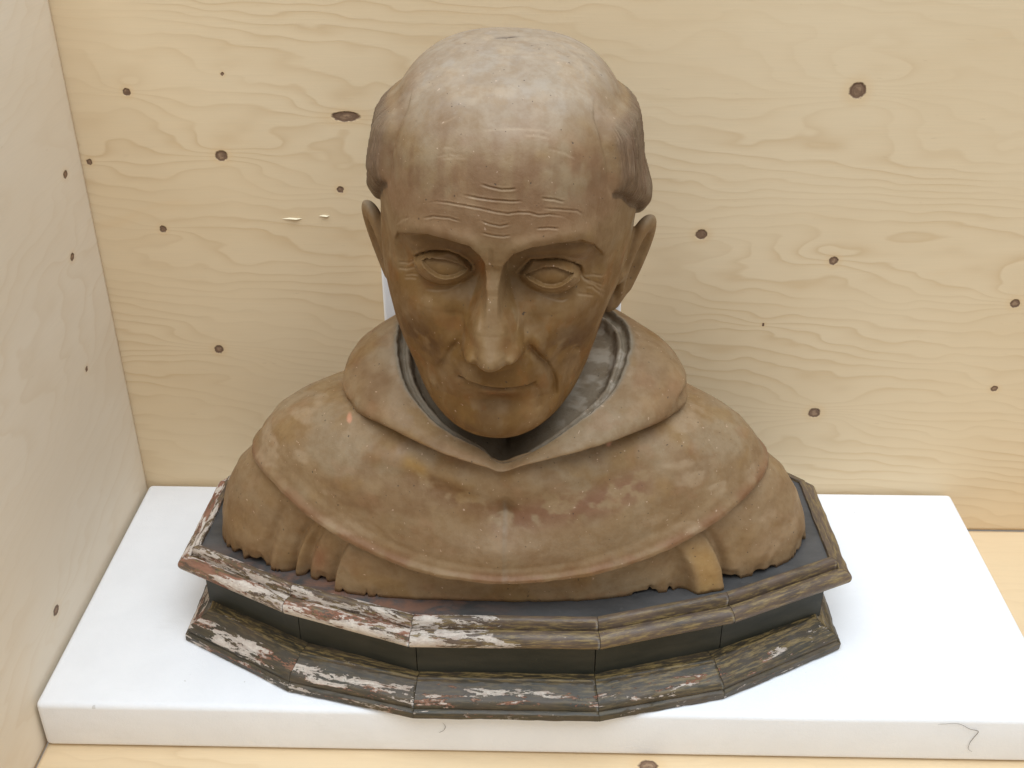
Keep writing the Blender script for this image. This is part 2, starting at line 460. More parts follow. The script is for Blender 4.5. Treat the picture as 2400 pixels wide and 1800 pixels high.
HAIR_F = np.array([(-40, -40), (10, -47), (35, -53), (55, -53), (75, -50), (88, -43), (98, -25), (110, 0)], float)
def hair_mask(x, y, z):
    """1 inside the ring of cut hair, and the height of its lower edge"""
    yf = smooth_interp(z, HAIR_F)
    s = np.where(x < 0, -1, 1)
    yf = yf + np.where(x > 0, -1.5, 1.5)
    front = sst(-1.0, 3.0, y - yf)
    topz = np.interp(y, [-60, 0, 40, 110], [84, 80, 76, 70])
    top = sst(6, -7, z - topz)
    zb = np.interp(y, [-60, -50, 12, 40, 110], [50, 45, 5, -8, -32]) + 1.4*noise3(x*.12, y*.12, 0, 5)
    return front*top, zb

def head_field(x, y, z, lines=True):
    D = np.zeros(np.shape(x)); m = (y < 25) & (z > -140)
    if m.any(): D[m] = face_push(x[m], z[m], lines) * sst(25, -25, y[m])
    ya = y + D
    a = np.interp(z, _A[:, 0], _A[:, 1])
    yc = np.interp(z, [-116, -40, 25, 300], [-2, 0, 8, 8])
    f = np.interp(z, _FRT[:, 0], _FRT[:, 1]) + yc
    b = np.interp(z, _BCK[:, 0], _BCK[:, 1])
    dy = ya - yc
    ry = np.where(dy < 0, -dy/f, dy/b)
    a = a + (3.0 + 2.5*(x > 0))*sst(-50, 8, y)*sst(45, 18, z)*sst(-62, -25, z)
    xo = np.interp(z, [-120, -80, -50, -25, 15], [0, -.8, -2.6, -2.2, 0])
    F = (np.abs(x-xo)/a)**(2.35 + .25*sst(25, 65, z)) + ry**2.15 + (np.maximum(0, z-25)/88.5)**2.9 + (np.maximum(0, -86-z)/42.0)**2.5
    R = np.power(np.maximum(F, 1e-6), 1/2.25)
    d = (R-1) * 78.0
    # neck
    t = np.clip((z + 60) / -130.0, 0, 1)
    nk = np.sqrt((x-2)**2 + (y - (18+14*t))**2) - 50.0
    nk = smax(nk, -z-190, 4.0)
    nk = smax(nk, z+55, 10.0)
    # sinews of the neck
    d = smin(d, nk, 9.0)
    # eyes
    for cx, cz, upp, lop, cr in ((-29.6, 6.0, UP_L, LO_L, CREASE_L), (31.2, 4.0, UP_R, LO_R, CREASE_R)):
        m = (np.abs(x-cx) < 24) & (np.abs(z-cz) < 22) & (y < -40)
        if not m.any(): continue
        xx, yy, zz = x[m], y[m], z[m]
        zu = _interp(xx, upp); zl = _interp(xx, lop)
        opening = sst(-.35, .35, zu-zz) * sst(-.35, .35, zz-zl)
        r = 15.8 - 2.2*opening
        # rim of the lower lid stands a little proud
        r = r + 1.35*np.exp(-((zz-zl+.8)/.85)**2)*sst(0, 3, zu-zl)*(1-opening)
        r = r + .6*np.exp(-((zz-zu-.7)/.9)**2)*sst(0, 2, zu-zl)*(1-opening)
        ex = (xx-cx)*.80; ez = (zz-cz)*1.12
        eye = (np.sqrt(ex**2 + (yy+70.2)**2 + ez**2) - r)
        # the eyeball bulges only up to the fold above the lid
        inside = sst(1.0, -.8, zz - _interp(xx, cr))
        eye = eye + 3.2*(1-inside)
        dd = smin(d[m], eye, 1.6)
        dc, sc = polydist_taper(xx, zz, cr)
        tp = .25 + .75*sst(0, .18, sc)*sst(1, .82, sc)
        dd = dd + 2.0*tp*np.exp(-(dc/.85)**2) - .7*np.exp(-((dc-2.4)/1.3)**2)*(zz > _interp(xx, cr))
        d[m] = dd
    # hair
    hm, zb = hair_mask(x, y, z)
    ang = np.arctan2(x, -(y-8))
    strands = .95*noise3(ang*46 + .02*z, z*.02, 0, 3) + .6*noise3(ang*100, z*.03, 0, 4)
    yf_ = smooth_interp(z, HAIR_F) + np.where(x > 0, -1.5, 1.5)
    ridge = 2.8*np.exp(-((y-yf_-4.0)/2.6)**2)*sst(100, 80, z)
    taper = 1 - .55*sst(10, -2, z - zb)
    thick = (8.2 + .8*sst(60, 20, z) + ridge + strands*hm) * hm * taper
    d = d + 1.3*np.exp(-((y-yf_+2.2)/2.0)**2)*sst(98, 84, z)*sst(-3, 4, z-zb)*(np.abs(x) > 45)
    hd = d - thick
    hd = smax(hd, (zb - z)*.85, 3.0)
    hd = np.where(hm > .002, hd, 1e3)
    d = smin(d, hd, 1.0)
    # ears
    for s in (-1, 1):
        m = (x*s > 55) & (z > -85) & (z < 30) & (y > -30) & (y < 60)
        if m.any():
            root = (np.sqrt(((x[m]-s*70)/8.0)**2 + ((y[m]-14)/9.0)**2 + ((z[m]+26)/26.0)**2) - 1)*8.0
            d[m] = smin(smin(d[m], root, 4.0), ear(x[m], y[m], z[m], s), 3.0)
    # knock and crack at the crown
    d = d + 1.5*np.exp(-(((x-CRK[0])/8.0)**2 + ((y-CRK[1]-.35*(x-CRK[0]))/2.2)**2)) * (z > 80) * (1 + .5*noise3(x*.5, y*.5, 0, 8))
    return d
# ------------------------------------------------------------------ the plywood crate
def plywood(name, light, dark, line_amt=.55):
    g = G(name)
    ph = g.attr('grain'); kn = g.attr('knot'); ax = g.attr('along', out=1)
    fr = g.math('FRACT', ph)
    late = g.math('POWER', fr, 3.0)
    edge = g.rng(fr, .86, 1.0, 1., 0.)
    band = g.mul(late, edge)
    fade = g.rng(g.noise(g.vmul(ax, (5, 16, 5)), 1.0, 3), .34, .66, .22, 1.0)
    band = g.mul(g.mul(band, fade), line_amt)
    big = g.noise(g.vmul(ax, (4, 9, 4)), 1.0, 4)
    fibre = g.noise(g.vmul(ax, (26, 900, 26)), 1.0, 3, .6)
    c = g.mix(g.rng(big, .3, .7), light, tuple(v*w for v, w in zip(light, (.955, .93, .89))))
    c = g.mix(band, c, dark)
    c = g.mix(g.rng(fibre, .35, .75, 0, .22), c, tuple(v*.86 for v in light))
    blot = g.rng(g.noise(g.vmul(ax, (9, 22, 9)), 1.0, 4, .6, 1.0), .62, .78, 0, .5)
    c = g.mix(g.mul(blot, .55), c, (light[0]*.93, light[1]*.83, light[2]*.70))
    pore = g.rng(g.noise(g.vmul(ax, (60, 330, 60)), 1.0, 2), .72, .8, 0, .16)
    c = g.mix(pore, c, (dark[0]*.7, dark[1]*.65, dark[2]*.6))
    # knots: a pale halo, a dark ring and a brown core
    c = g.mix(g.rng(kn, 1.0, 2.6, .35, 0.), c, (light[0]*.90, light[1]*.78, light[2]*.62))
    kn2 = g.add(kn, g.mul(g.math('SUBTRACT', g.noise(g.vmul(ax, (300, 300, 300)), 1.0, 3), .5), .5))
    c = g.mix(g.rng(kn2, .86, 1.12, 1., 0.), c, (.17, .10, .062))
    core = g.mul(g.rng(kn2, .5, .8, 1., 0.), g.rng(g.noise(g.vmul(ax, (160, 220, 160)), 1.0, 2), .35, .6, .25, .9))
    c = g.mix(core, c, (.36, .235, .145))
    ringn = g.math('SINE', g.mul(kn2, 14.0))
    c = g.mix(g.mul(g.rng(kn2, .9, 1.0, 1., 0.), g.rng(ringn, .2, 1., 0., .45)), c, (.12, .07, .045))
    n = g.bump(g.add(g.mul(band, -.6), g.mul(fibre, .5)), .25, .0006)
    n = g.bump(g.rng(kn, .8, 1.1, 0., 1.), .6, .0012, n)
    return g.set(Base_Color=c, Roughness=.62, Normal=n, Specular_IOR_Level=.25)

def grain_field(u, v, seed, spacing, knots, slope=0., wob=1.0):
    """smooth phase whose whole numbers are the late-wood lines; it bends round the knots"""
    vv = v + slope*u
    ph = vv/spacing + wob*(2.5*fbm(u/.70, v/.10, 0, 2, seed) + .6*fbm(u/.18, v/.05, 3, 2, seed+7))
    ph = ph + .35*fbm(u/.035, v/.012, 1, 2, seed+3)*wob
    kd = np.full(np.shape(u), 9.0)
    for (ku, kv, r, asp) in knots:
        du, dv = (u-ku), (v-kv)
        ph = ph + (2.0*np.tanh(dv/(1.6*r))*np.exp(-(du/(9*r))**2 - (dv/(6*r))**2)) * min(1.6, r/.004)
        kd = np.minimum(kd, np.sqrt((du/(r*asp))**2 + (dv/r)**2))
    return ph, np.minimum(kd, 9.0)

def ply_panel(name, origin, eu, ev, nu_len, nv_len, thick, en, mat, seed, spacing, knots, slope=0., wob=1., step=.0025):
    """a plywood board: finely divided show face (attributes carry the grain) and a plain body behind"""
    nu, nv = int(nu_len/step)+1, int(nv_len/step)+1
    u, v = np.meshgrid(np.linspace(0, nu_len, nu), np.linspace(0, nv_len, nv), indexing='ij')
    eu, ev, en, og = map(np.array, (eu, ev, en, origin))
    P = og + u[..., None]*eu + v[..., None]*ev
    ph, kd = grain_field(u, v, seed, spacing, knots, slope, wob)
    A = np.stack([u, v, np.full(u.shape, seed*1.37)], -1)
    pts = P.reshape(-1, 3); F = grid_faces(nu, nv)
    if np.dot(np.cross(eu, ev), en) > 0: pass
    else: F = F[:, ::-1]
    # rim and back
    ring = np.concatenate([np.arange(0, nv), np.arange(1, nu)*nv + nv-1, (nu-1)*nv + np.arange(nv-2, -1, -1), np.arange(nu-2, 0, -1)*nv])
    nb = len(pts)
    back = pts[ring] - en*thick
    r2 = nb + np.arange(len(ring))
    side = np.stack([ring, np.roll(ring, -1), np.roll(r2, -1), r2], 1)
    if np.dot(np.cross(eu, ev), en) <= 0: side = side[:, ::-1]
    c = [nb + i for i in (0, nv-1, nv-1+nu-1, 2*(nv-1)+nu-1)]
    bk = np.array([c if np.dot(np.cross(eu, ev), en) > 0 else c[::-1]])
    al = lambda a: np.concatenate([a.reshape(nb, -1), a.reshape(nb, -1)[ring]])
    o = mesh_obj(name, np.concatenate([pts, back]), np.concatenate([F, side, bk]), mat, smooth=False,
                 attrs={'grain': al(ph).ravel(), 'knot': al(kd).ravel(), 'along': al(A)})
    return o

MW_BACK = plywood('plywood_back', (.795, .635, .42), (.585, .395, .20), .72)
MW_SIDE = plywood('plywood_side', (.83, .735, .60), (.70, .56, .39), .55)
MW_FLOOR = plywood('plywood_floor', (.76, .585, .37), (.56, .38, .20), .45)
BW, BZ = -.336, -.042
bk = [(-.292, .3592, .0031, 1.), (-.2268, .3097, .0045, 1.1), (-.1276, .3409, .0040, 2.8), (-.1366, .2826, .0028, 1.1), (-.2821, .2487, .0030, 1.),
      (-.2517, .1394, .0040, 1.), (.2543, .3617, .0062, 1.), (.1481, .2466, .0044, 1.1), (.2554, .2246, .0038, 1.), (.2583, .0819, .0048, 1.1),
      (.4071, .1879, .0040, 1.), (.2052, .1667, .0018, 1.), (.4070, .1076, .0028, 1.2), (-.2176, .3729, .0016, 1.), (-.331, .3044, .0026, 1.)]
o = ply_panel('back_wall', (BW-.022, .1895, BZ), (1, 0, 0), (0, 0, 1), .952, .56, .018, (0, -1, 0), MW_BACK, 11, .0105,
              [(x-BW+.022, z-BZ, r, a) for x, z, r, a in bk], slope=.10)
tag(o, kind='structure')
lk = [(.1553, .3063, .0030, 1.4), (.137, .2471, .0030, 1.3), (.1195, .1587, .0022, 1.4), (-.0164, .0295, .0035, 1.5)]
o = ply_panel('left_wall', (-.3368, -.36, BZ-.004), (0, 1, 0), (0, 0, 1), .5482, .562, .018, (1, 0, 0), MW_SIDE, 23, .022,
              [(y+.36, z-BZ+.004, r, a) for y, z, r, a in lk], slope=-.45, wob=.9)
tag(o, kind='structure')
o = ply_panel('crate_floor', (-.334, -.40, BZ-.0005), (1, 0, 0), (0, 1, 0), .93, .588, .018, (0, 0, 1), MW_FLOOR, 31, .012,
              [(.1004+.334, -.090+.40, .0055, 1.3)], slope=.05)
tag(o, kind='structure')

# ------------------------------------------------------------------ white foam
g = G('white_foam')
p = g.pos()
fine = g.noise(p, 900, 3, .6); soft = g.noise(p, 22, 3)
speck = g.rng(g.noise(p, 170, 2), .755, .79, 0, .45)
c = g.mix(g.rng(soft, .3, .7), (.89, .89, .90), (.86, .86, .87))
c = g.mix(g.rng(g.noise(g.vmul(p, (9, 26, 20)), 1.0, 5, .7), .56, .72, 0, .35), c, (.78, .775, .765))
c = g.mix(speck, c, (.45, .42, .38))
M_FOAM = g.set(Base_Color=c, Roughness=.9, Specular_IOR_Level=.12, Normal=g.bump(g.noise(p, 45, 4, .6), .22, .002, g.bump(fine, .3, .0008)),
               IOR=1.3)
def soft_block(name, x0, x1, y0, y1, z0, z1, r, mat, step=.006, wav=.0012, seed=1):
    """a rounded, very slightly uneven block"""
    bm = box_bm(x0, x1, y0, y1, z0, z1, r, 4)
    bmesh.ops.triangulate(bm, faces=[f for f in bm.faces if len(f.verts) > 4])
    cuts = max(2, int((x1-x0)/.03))
    for ax, a, b in ((0, x0, x1), (1, y0, y1)):
        k = max(1, int((b-a)/.035))
        for i in range(1, k):
            no = Vector((1, 0, 0)) if ax == 0 else Vector((0, 1, 0))
            co = Vector((a + (b-a)*i/k, 0, 0)) if ax == 0 else Vector((0, a + (b-a)*i/k, 0))
            bmesh.ops.bisect_plane(bm, geom=list(bm.verts)+list(bm.edges)+list(bm.faces), plane_co=co, plane_no=no)
    V = np.array([v.co[:] for v in bm.verts])
    w = wav*np.stack([noise3(V[:, 0]*9, V[:, 1]*9, V[:, 2]*9, seed+i) for i in range(3)], 1)
    w[V[:, 2] < z0 + .01] *= 0
    for v, d in zip(bm.verts, w): v.co += Vector(d)
    return bm_obj(name, bm, mat, smooth=True)
foam = soft_block('foam_block', -.3345, .390, -.0815, .1870, -.0420, 0., .0045, M_FOAM, wav=.0006)
tag(foam, 'wide white foam block lying under the pedestal in the crate', 'foam')
post = soft_block('foam_support', -.1035, .0850, .1545, .1870, .0005, .242, .003, M_FOAM, wav=.0004, seed=5)
tag(post, 'upright white foam board behind the neck of the bust against the back wall', 'foam')
# ------------------------------------------------------------------ the pedestal
LOWER = [(-.244, -.0155), (-.156, -.0665), (-.0645, -.090), (.0640, -.090), (.1535, -.067), (.246, -.015)]
UPPER = [(-.2445, -.0025), (-.157, -.0495), (-.0655, -.0813), (.0635, -.081), (.1575, -.053), (.2475, -.008)]
BACK_L = [(.2440, .104), (.198, .146), (-.194, .146), (-.2400, .100)]
LOWER += [(.2445, .106), (.198, .149), (-.194, .149), (-.2415, .102)]
UPPER += BACK_L

def inset(poly, d):
    """offset a counter-clockwise polygon inwards by d"""
    P = np.array(poly, float); n = len(P); out = []
    for i in range(n):
        a, b, c = P[i-1], P[i], P[(i+1) % n]
        e1 = (b-a)/np.linalg.norm(b-a); e2 = (c-b)/np.linalg.norm(c-b)
        n1 = np.array([-e1[1], e1[0]]); n2 = np.array([-e2[1], e2[0]])
        m = n1+n2; m /= np.linalg.norm(m)
        out.append(b + m*d/max(.3, np.dot(m, n1)))
    return np.array(out)

def moulding_mat(name):
    g = G(name)
    mp = g.attr('run', out=1)            # u along, v across (metres), piece seed
    wear = g.attr('wear'); gild = g.attr('gild')
    a = g.noise(g.vmul(mp, (30, 160, 3)), 1.0, 8, .72, .7)
    b = g.noise(g.vmul(mp, (230, 420, 3)), 1.0, 4, .6)
    s = g.add(g.add(a, g.mul(g.math('SUBTRACT', b, .5), .30)), wear)
    grime = g.noise(g.vmul(mp, (30, 70, 3)), 1.0, 6, .65)
    rub = g.noise(g.vmul(mp, (70, 520, 3)), 1.0, 5, .72)
    tone = g.attr('tone')
    dark = g.mix(tone, g.mix(g.rng(grime, .3, .7), (.045, .040, .028), (.080, .058, .038)), g.mix(g.rng(grime, .3, .7), (.075, .054, .040), (.135, .092, .066)))
    gold = g.mix(g.rng(rub, .3, .7), (.20, .125, .036), (.33, .235, .095))
    top = g.mix(g.math('MULTIPLY', g.rng(rub, .44, .62), g.rng(gild, .0, 1., .0, 1., False), clamp=True), dark, gold)
    bole = g.mix(g.rng(grime, .3, .7), (.24, .10, .060), (.30, .165, .105))
    ges = g.mix(g.rng(b, .35, .7), (.66, .585, .50), (.50, .41, .345))
    ges = g.mix(g.rng(grime, .55, .75, 0, .6), ges, (.40, .27, .21))
    m1 = g.rng(s, .618, .630); m2 = g.rng(s, .66, .69)
    redz = g.noise(g.vmul(mp, (16, 60, 3)), 1.0, 5, .6)
    under_c = g.mix(g.rng(g.math('SUBTRACT', redz, g.mul(m2, .07)), .50, .54), ges, bole)
    c = g.mix(m1, top, under_c)
    h = g.add(g.mul(m1, -.5), g.mul(m2, -.5))
    h = g.add(h, g.mul(rub, .35))
    n = g.bump(h, .7, .0006)
    ro = g.mix(m1, (.45,)*3, (.85,)*3)
    return g.set(Base_Color=c, Roughness=ro, Normal=n, Specular_IOR_Level=.4)
M_MOULD = moulding_mat('worn_gilding')

g = G('green_black_paint')
p = g.pos()
n1 = g.noise(g.vmul(p, (14, 14, 60)), 1.0, 5, .6); n2 = g.noise(p, 500, 2)
c = g.mix(g.rng(n1, .3, .7), (.026, .027, .019), (.050, .047, .034))
c = g.mix(g.rng(n2, .76, .80, 0, .6), c, (.25, .23, .18))
c = g.mix(g.rng(g.noise(g.vmul(p, (30, 30, 8)), 1.0, 6, .7), .62, .75, 0, .35), c, (.085, .082, .062))
M_FRIEZE = g.set(Base_Color=c, Roughness=.52, Normal=g.bump(g.noise(p, 160, 4), .25, .0006), Specular_IOR_Level=.35)

g = G('slate_paint')
p = g.pos()
n1 = g.noise(g.vmul(p, (16, 40, 16)), 1.0, 6, .65)
c = g.mix(g.rng(n1, .3, .7), (.050, .048, .046), (.090, .086, .084))
sep = g.node('ShaderNodeSeparateXYZ', Vector=p)
xl = g.rng(sep, .03, -.10)
yl = g.rng(g.node('ShaderNodeSeparateXYZ', out=1, Vector=p), .02, -.04)
red = g.mul(g.mul(xl, yl), g.rng(g.noise(g.vmul(p, (38, 60, 30)), 1.0, 6, .68, .5), .38, .62, 0, .8))
c = g.mix(red, c, (.25, .12, .072))
c = g.mix(g.rng(g.noise(p, 420, 2), .77, .81, 0, .6), c, (.30, .28, .25))
c = g.mix(g.rng(g.noise(g.vmul(p, (60, 90, 60)), 1.0, 5, .7), .60, .74, 0, .30), c, (.16, .15, .14))
M_TOP = g.set(Base_Color=c, Roughness=.48, Normal=g.bump(g.noise(p, 220, 5, .65), .3, .0007), Specular_IOR_Level=.4)

pedestal = empty('pedestal', (0, .02, 0))
tag(pedestal, 'low faceted wooden pedestal with dark panels and worn gilded mouldings under the bust', 'pedestal')
pinv = Matrix.Translation((0, -.02, 0))
def under(o, parent, off=(0, .02, 0)):
    o.parent = parent
    o.matrix_parent_inverse = Matrix.Translation((-off[0], -off[1], -off[2]))
    return o

def moulding(name, poly, prof, wearf, gildf, seedbase, nlen=60):
    """one mitred length of moulding per side; prof = (inset, z) list, thickly sampled"""
    n = len(poly)
    prof = np.array(prof, float)
    offs = [inset(poly, d) for d in prof[:, 0]]
    vlen = np.r_[0, np.cumsum(np.hypot(*np.diff(prof, axis=0).T))]
    for i in range(n):
        j = (i+1) % n
        L = np.linalg.norm(np.array(poly[j]) - np.array(poly[i]))
        ns = max(8, int(L/.0022)) if i < 6 or i == 9 else 6
        t = np.linspace(0, 1, ns)
        # a hair's breadth short at each mitre, so the joints read
        t = .00016/L + t*(1-.00032/L)
        A = np.array([o[i] for o in offs]); B = np.array([o[j] for o in offs])
        XY = A[None]*(1-t[:, None, None]) + B[None]*t[:, None, None]
        Z = np.broadcast_to(prof[None, :, 1], XY.shape[:2])
        P = np.concatenate([XY, Z[..., None]], -1)
        U = np.broadcast_to((t*L)[:, None], Z.shape); V = np.broadcast_to(vlen[None], Z.shape)
        d = .00045*fbm(P[..., 0]*60, P[..., 1]*60, P[..., 2]*90, 3, seedbase) + .0005*np.minimum(0, fbm(P[..., 0]*160, P[..., 1]*160, P[..., 2]*160, 2, seedbase+5)+.25)
        c = np.array([0, .03])
        e = P[..., :2] - c; e = e/np.linalg.norm(e, axis=-1, keepdims=True)
        P[..., :2] += e*d[..., None]; 
        P[..., 2] += np.where((Z > .003), d*.7, 0)
        vfrac = vlen/vlen[-1]
        Tn = np.full(U.shape, 1.0 if seedbase == 200 else 0.0)
        W = wearf(P[..., 0], vfrac[None] + 0*U); Gd = gildf(P[..., 0], vfrac[None] + 0*U)
        run = np.stack([U + i*1.7, V, np.full(U.shape, seedbase + i*2.3)], -1)
        nv = len(prof)
        pts = P.reshape(-1, 3); F = grid_faces(ns, nv)
        # end caps
        k = len(pts)
        caps = []
        extra = []
        for r, flip in ((0, False), (ns-1, True)):
            cpt = P[r].mean(0); extra.append(cpt)
            idx = r*nv + np.arange(nv)
            ci = k + len(extra) - 1
            nxt = np.roll(idx, -1)
            tri = np.stack([idx, nxt, np.full(nv, ci), np.full(nv, ci)], 1)
            caps.append(tri[:, ::-1] if flip else tri)
        # close the hidden inner side
        a0 = np.arange(ns-1)
        inner = np.stack([a0*nv + nv-1, (a0+1)*nv + nv-1, (a0+1)*nv, a0*nv], 1)
        allv = np.concatenate([pts, np.array(extra)])
        ext = lambda a: np.concatenate([a.reshape(k, -1), np.repeat(a.reshape(k, -1)[:1], 2, 0)])
        me_faces = np.concatenate([F, inner])
        o = mesh_tris(name, allv, me_faces, np.concatenate([c_[:, :3] for c_ in caps]), M_MOULD,
                      {'run': ext(run), 'wear': ext(W).ravel(), 'tone': ext(Tn).ravel(), 'gild': ext(Gd).ravel()})
        under(o, pedestal)

def mesh_tris(name, verts, quads, tris, mat, attrs):
    me = bpy.data.meshes.new(name)
    me.from_pydata([tuple(map(float, v)) for v in verts], [], [tuple(map(int, q)) for q in quads] + [tuple(map(int, t)) for t in tris])
    for n, v in attrs.items():
        v = np.asarray(v, np.float32)
        if v.ndim == 1:
            a = me.attributes.new(n, 'FLOAT', 'POINT'); a.data.foreach_set('value', v)
        else:
            a = me.attributes.new(n, 'FLOAT_VECTOR', 'POINT'); a.data.foreach_set('vector', v.ravel())
    me.polygons.foreach_set('use_smooth', np.r_[np.ones(len(quads), bool), np.zeros(len(tris), bool)])
    me.materials.append(mat)
    o = bpy.data.objects.new(name, me); col.objects.link(o)
    bm = bmesh.new(); bm.from_mesh(me); bmesh.ops.recalc_face_normals(bm, faces=bm.faces); bm.to_mesh(me); bm.free()
    me.set_sharp_from_angle(angle=math.radians(38))
    return o

def rnd_profile(keys, n):
    """polyline of arcs: keys joined by straight runs, sampled evenly"""
    K = np.array(keys, float)
    s = np.r_[0, np.cumsum(np.hypot(*np.diff(K, axis=0).T))]
    t = np.linspace(0, s[-1], n)
    return np.stack([np.interp(t, s, K[:, 0]), np.interp(t, s, K[:, 1])], 1)

def arc(cx, cz, r, a0, a1, n=8):
    return [(cx - r*math.cos(math.radians(a)), cz + r*math.sin(math.radians(a))) for a in np.linspace(a0, a1, n)]

# lower moulding: plinth fillet, small step, swelling cyma, fine bead at the top
low_prof = ([(.0010, .0004), (0, .0012), (0, .0062), (.0008, .0070), (.0022, .0073)] + arc(.0080, .0092, .0056, -18, 70, 7) +
            [(.0080, .0152), (.0098, .0168), (.0125, .0183), (.0150, .0195)] + arc(.0185, .0205, .0022, 0, 130, 6) + [(.0225, .0222), (.0255, .0222)])
low_prof = low_prof + [(.0290, .0222), (.0290, .0004)]
up_prof = ([(.0290, .0500), (.0150, .0502), (.0100, .0512), (.0062, .0535), (.0045, .0555), (.0030, .0565)] + arc(.0062, .0618, .0062, -60, 112, 14) +
           [(.0092, .0660), (.0100, .0660), (.0102, .0722), (.0108, .0738), (.0120, .0746), (.0140, .0749), (.0155, .0744), (.0160, .0700), (.0290, .0690)])
def wear_low(x, v):
    left = sst(.10, -.10, x)
    mid = 1.15*np.exp(-((v-.33)/.07)**2) + .8*np.exp(-((v-.22)/.05)**2) + 1.35*np.exp(-((v-.06)/.05)**2) - .5*np.exp(-((v-.145)/.02)**2)
    return -.05 + .12*mid + .05*left*mid - .035*sst(.08, .20, x) - .08*sst(.5, .7, v) + .03*sst(-.12, -.2, x)
def gild_low(x, v):
    return .14 + .3*sst(.02, .16, x)*np.exp(-((v-.3)/.14)**2) + .9*np.exp(-((v-.55)/.07)**2) + .35*np.exp(-((v-.40)/.1)**2)*sst(-.1, .2, x)
def wear_up(x, v):
    left = sst(.07, -.08, x)
    return -.075 + .185*left + .10*left*np.exp(-((v-.42)/.16)**2) + .02*np.exp(-((v-.7)/.05)**2) - .03*sst(.12, .2, x)
def gild_up(x, v):
    return .42 + .6*np.exp(-((v-.61)/.03)**2) + .25*np.exp(-((v-.45)/.15)**2)
moulding('base_moulding', LOWER, low_prof, wear_low, gild_low, 100)
moulding('cornice_moulding', UPPER, up_prof, wear_up, gild_up, 200)

def prism(name, polyA, zA, polyB, zB, mat):
    n = len(polyA)
    bm = bmesh.new()
    a = [bm.verts.new((x, y, zA)) for x, y in polyA]; b = [bm.verts.new((x, y, zB)) for x, y in polyB]
    bm.faces.new(a[::-1]); bm.faces.new(b)
    for i in range(n): bm.faces.new((a[i], a[(i+1) % n], b[(i+1) % n], b[i]))
    return bm_obj(name, bm, mat)
# dark panels, one board per side with a fine joint between
FR = inset(UPPER, .0150); FRI = inset(UPPER, .0235)
LOWI = inset(LOWER, .0235)
for i in range(len(FR)):
    j = (i+1) % len(FR)
    a, b, c, d = FR[i], FR[j], FRI[j], FRI[i]
    g_ = .00035*(b-a)/np.linalg.norm(b-a)
    o = prism('side_panel', [a+g_, b-g_, c-g_, d+g_], .0150, [a+g_, b-g_, c-g_, d+g_], .0515, M_FRIEZE)
    under(o, pedestal)
TOPI = inset(UPPER, .0156)
o = prism('top_board', TOPI, .0600, TOPI, .0722, M_TOP)
under(o, pedestal)
# ------------------------------------------------------------------ terracotta
def terracotta(name, hair=False):
    g = G(name)
    p = g.pos(); t = g.mix(1.0, g.attr('tint', out=0), (.92, .86, .77), 'MULTIPLY')
    n1 = g.noise(p, 46, 4, .65, .4); n2 = g.noise(p, 150, 4, .62); n3 = g.noise(p, 620, 2, .6)
    c = g.mix(g.rng(n1, .34, .66, 0, .42), t, g.mix(1.0, t, (.70, .60, .50), 'MULTIPLY'))
    c = g.mix(g.rng(n2, .38, .70, 0, .30), c, g.mix(1.0, t, (1.18, 1.16, 1.14), 'MULTIPLY'))
    c = g.mix(g.rng(n2, .55, .35, 0, .28), c, g.mix(1.0, t, (.82, .68, .50), 'MULTIPLY'))
    # pale flecks where the skin of the clay is knocked off, dark pin holes, fine streaks
    fl = g.rng(g.noise(p, 330, 2, .6), .715, .745)
    c = g.mix(g.mul(fl, .55), c, (.60, .42, .30))
    pit = g.rng(g.noise(p, 400, 1, .5), .245, .215)
    c = g.mix(g.mul(pit, .75), c, (.05, .035, .025))
    st = g.noise(g.vmul(p, (420, 60, 40)), 1.0, 3, .6)
    c = g.mix(g.rng(st, .55, .8, 0, .16), c, g.mix(1.0, t, (1.25, 1.25, 1.3), 'MULTIPLY'))
    h = g.add(g.mul(n2, .6), g.mul(n3, .42))
    h = g.add(h, g.mul(pit, -.8))
    nb = g.bump(h, .40, .0009)
    if hair:
        sv = g.attr('strand', out=1)
        hwt = g.node('ShaderNodeSeparateXYZ', out=2, Vector=sv)
        s1 = g.noise(g.vmul(sv, (85, 7, 0)), 1.0, 5, .7)
        s1 = g.add(.5, g.mul(g.math('SUBTRACT', s1, .5), g.rng(hwt, 0., 1., .1, 1., False)))
        nb = g.bump(s1, 1.0, .0034, nb)
        c = g.mix(g.rng(s1, .60, .38, 0, .5), c, g.mix(1.0, t, (.72, .64, .56), 'MULTIPLY'))
        c = g.mix(g.rng(s1, .55, .72, 0, .5), c, g.mix(1.0, t, (1.4, 1.38, 1.38), 'MULTIPLY'))
    ro = g.rng(n1, .3, .7, .50, .68)
    return g.set(Base_Color=c, Roughness=ro, Normal=nb, Specular_IOR_Level=.30)
M_CLAY = terracotta('terracotta')
M_HAIR = terracotta('combed_terracotta', True)

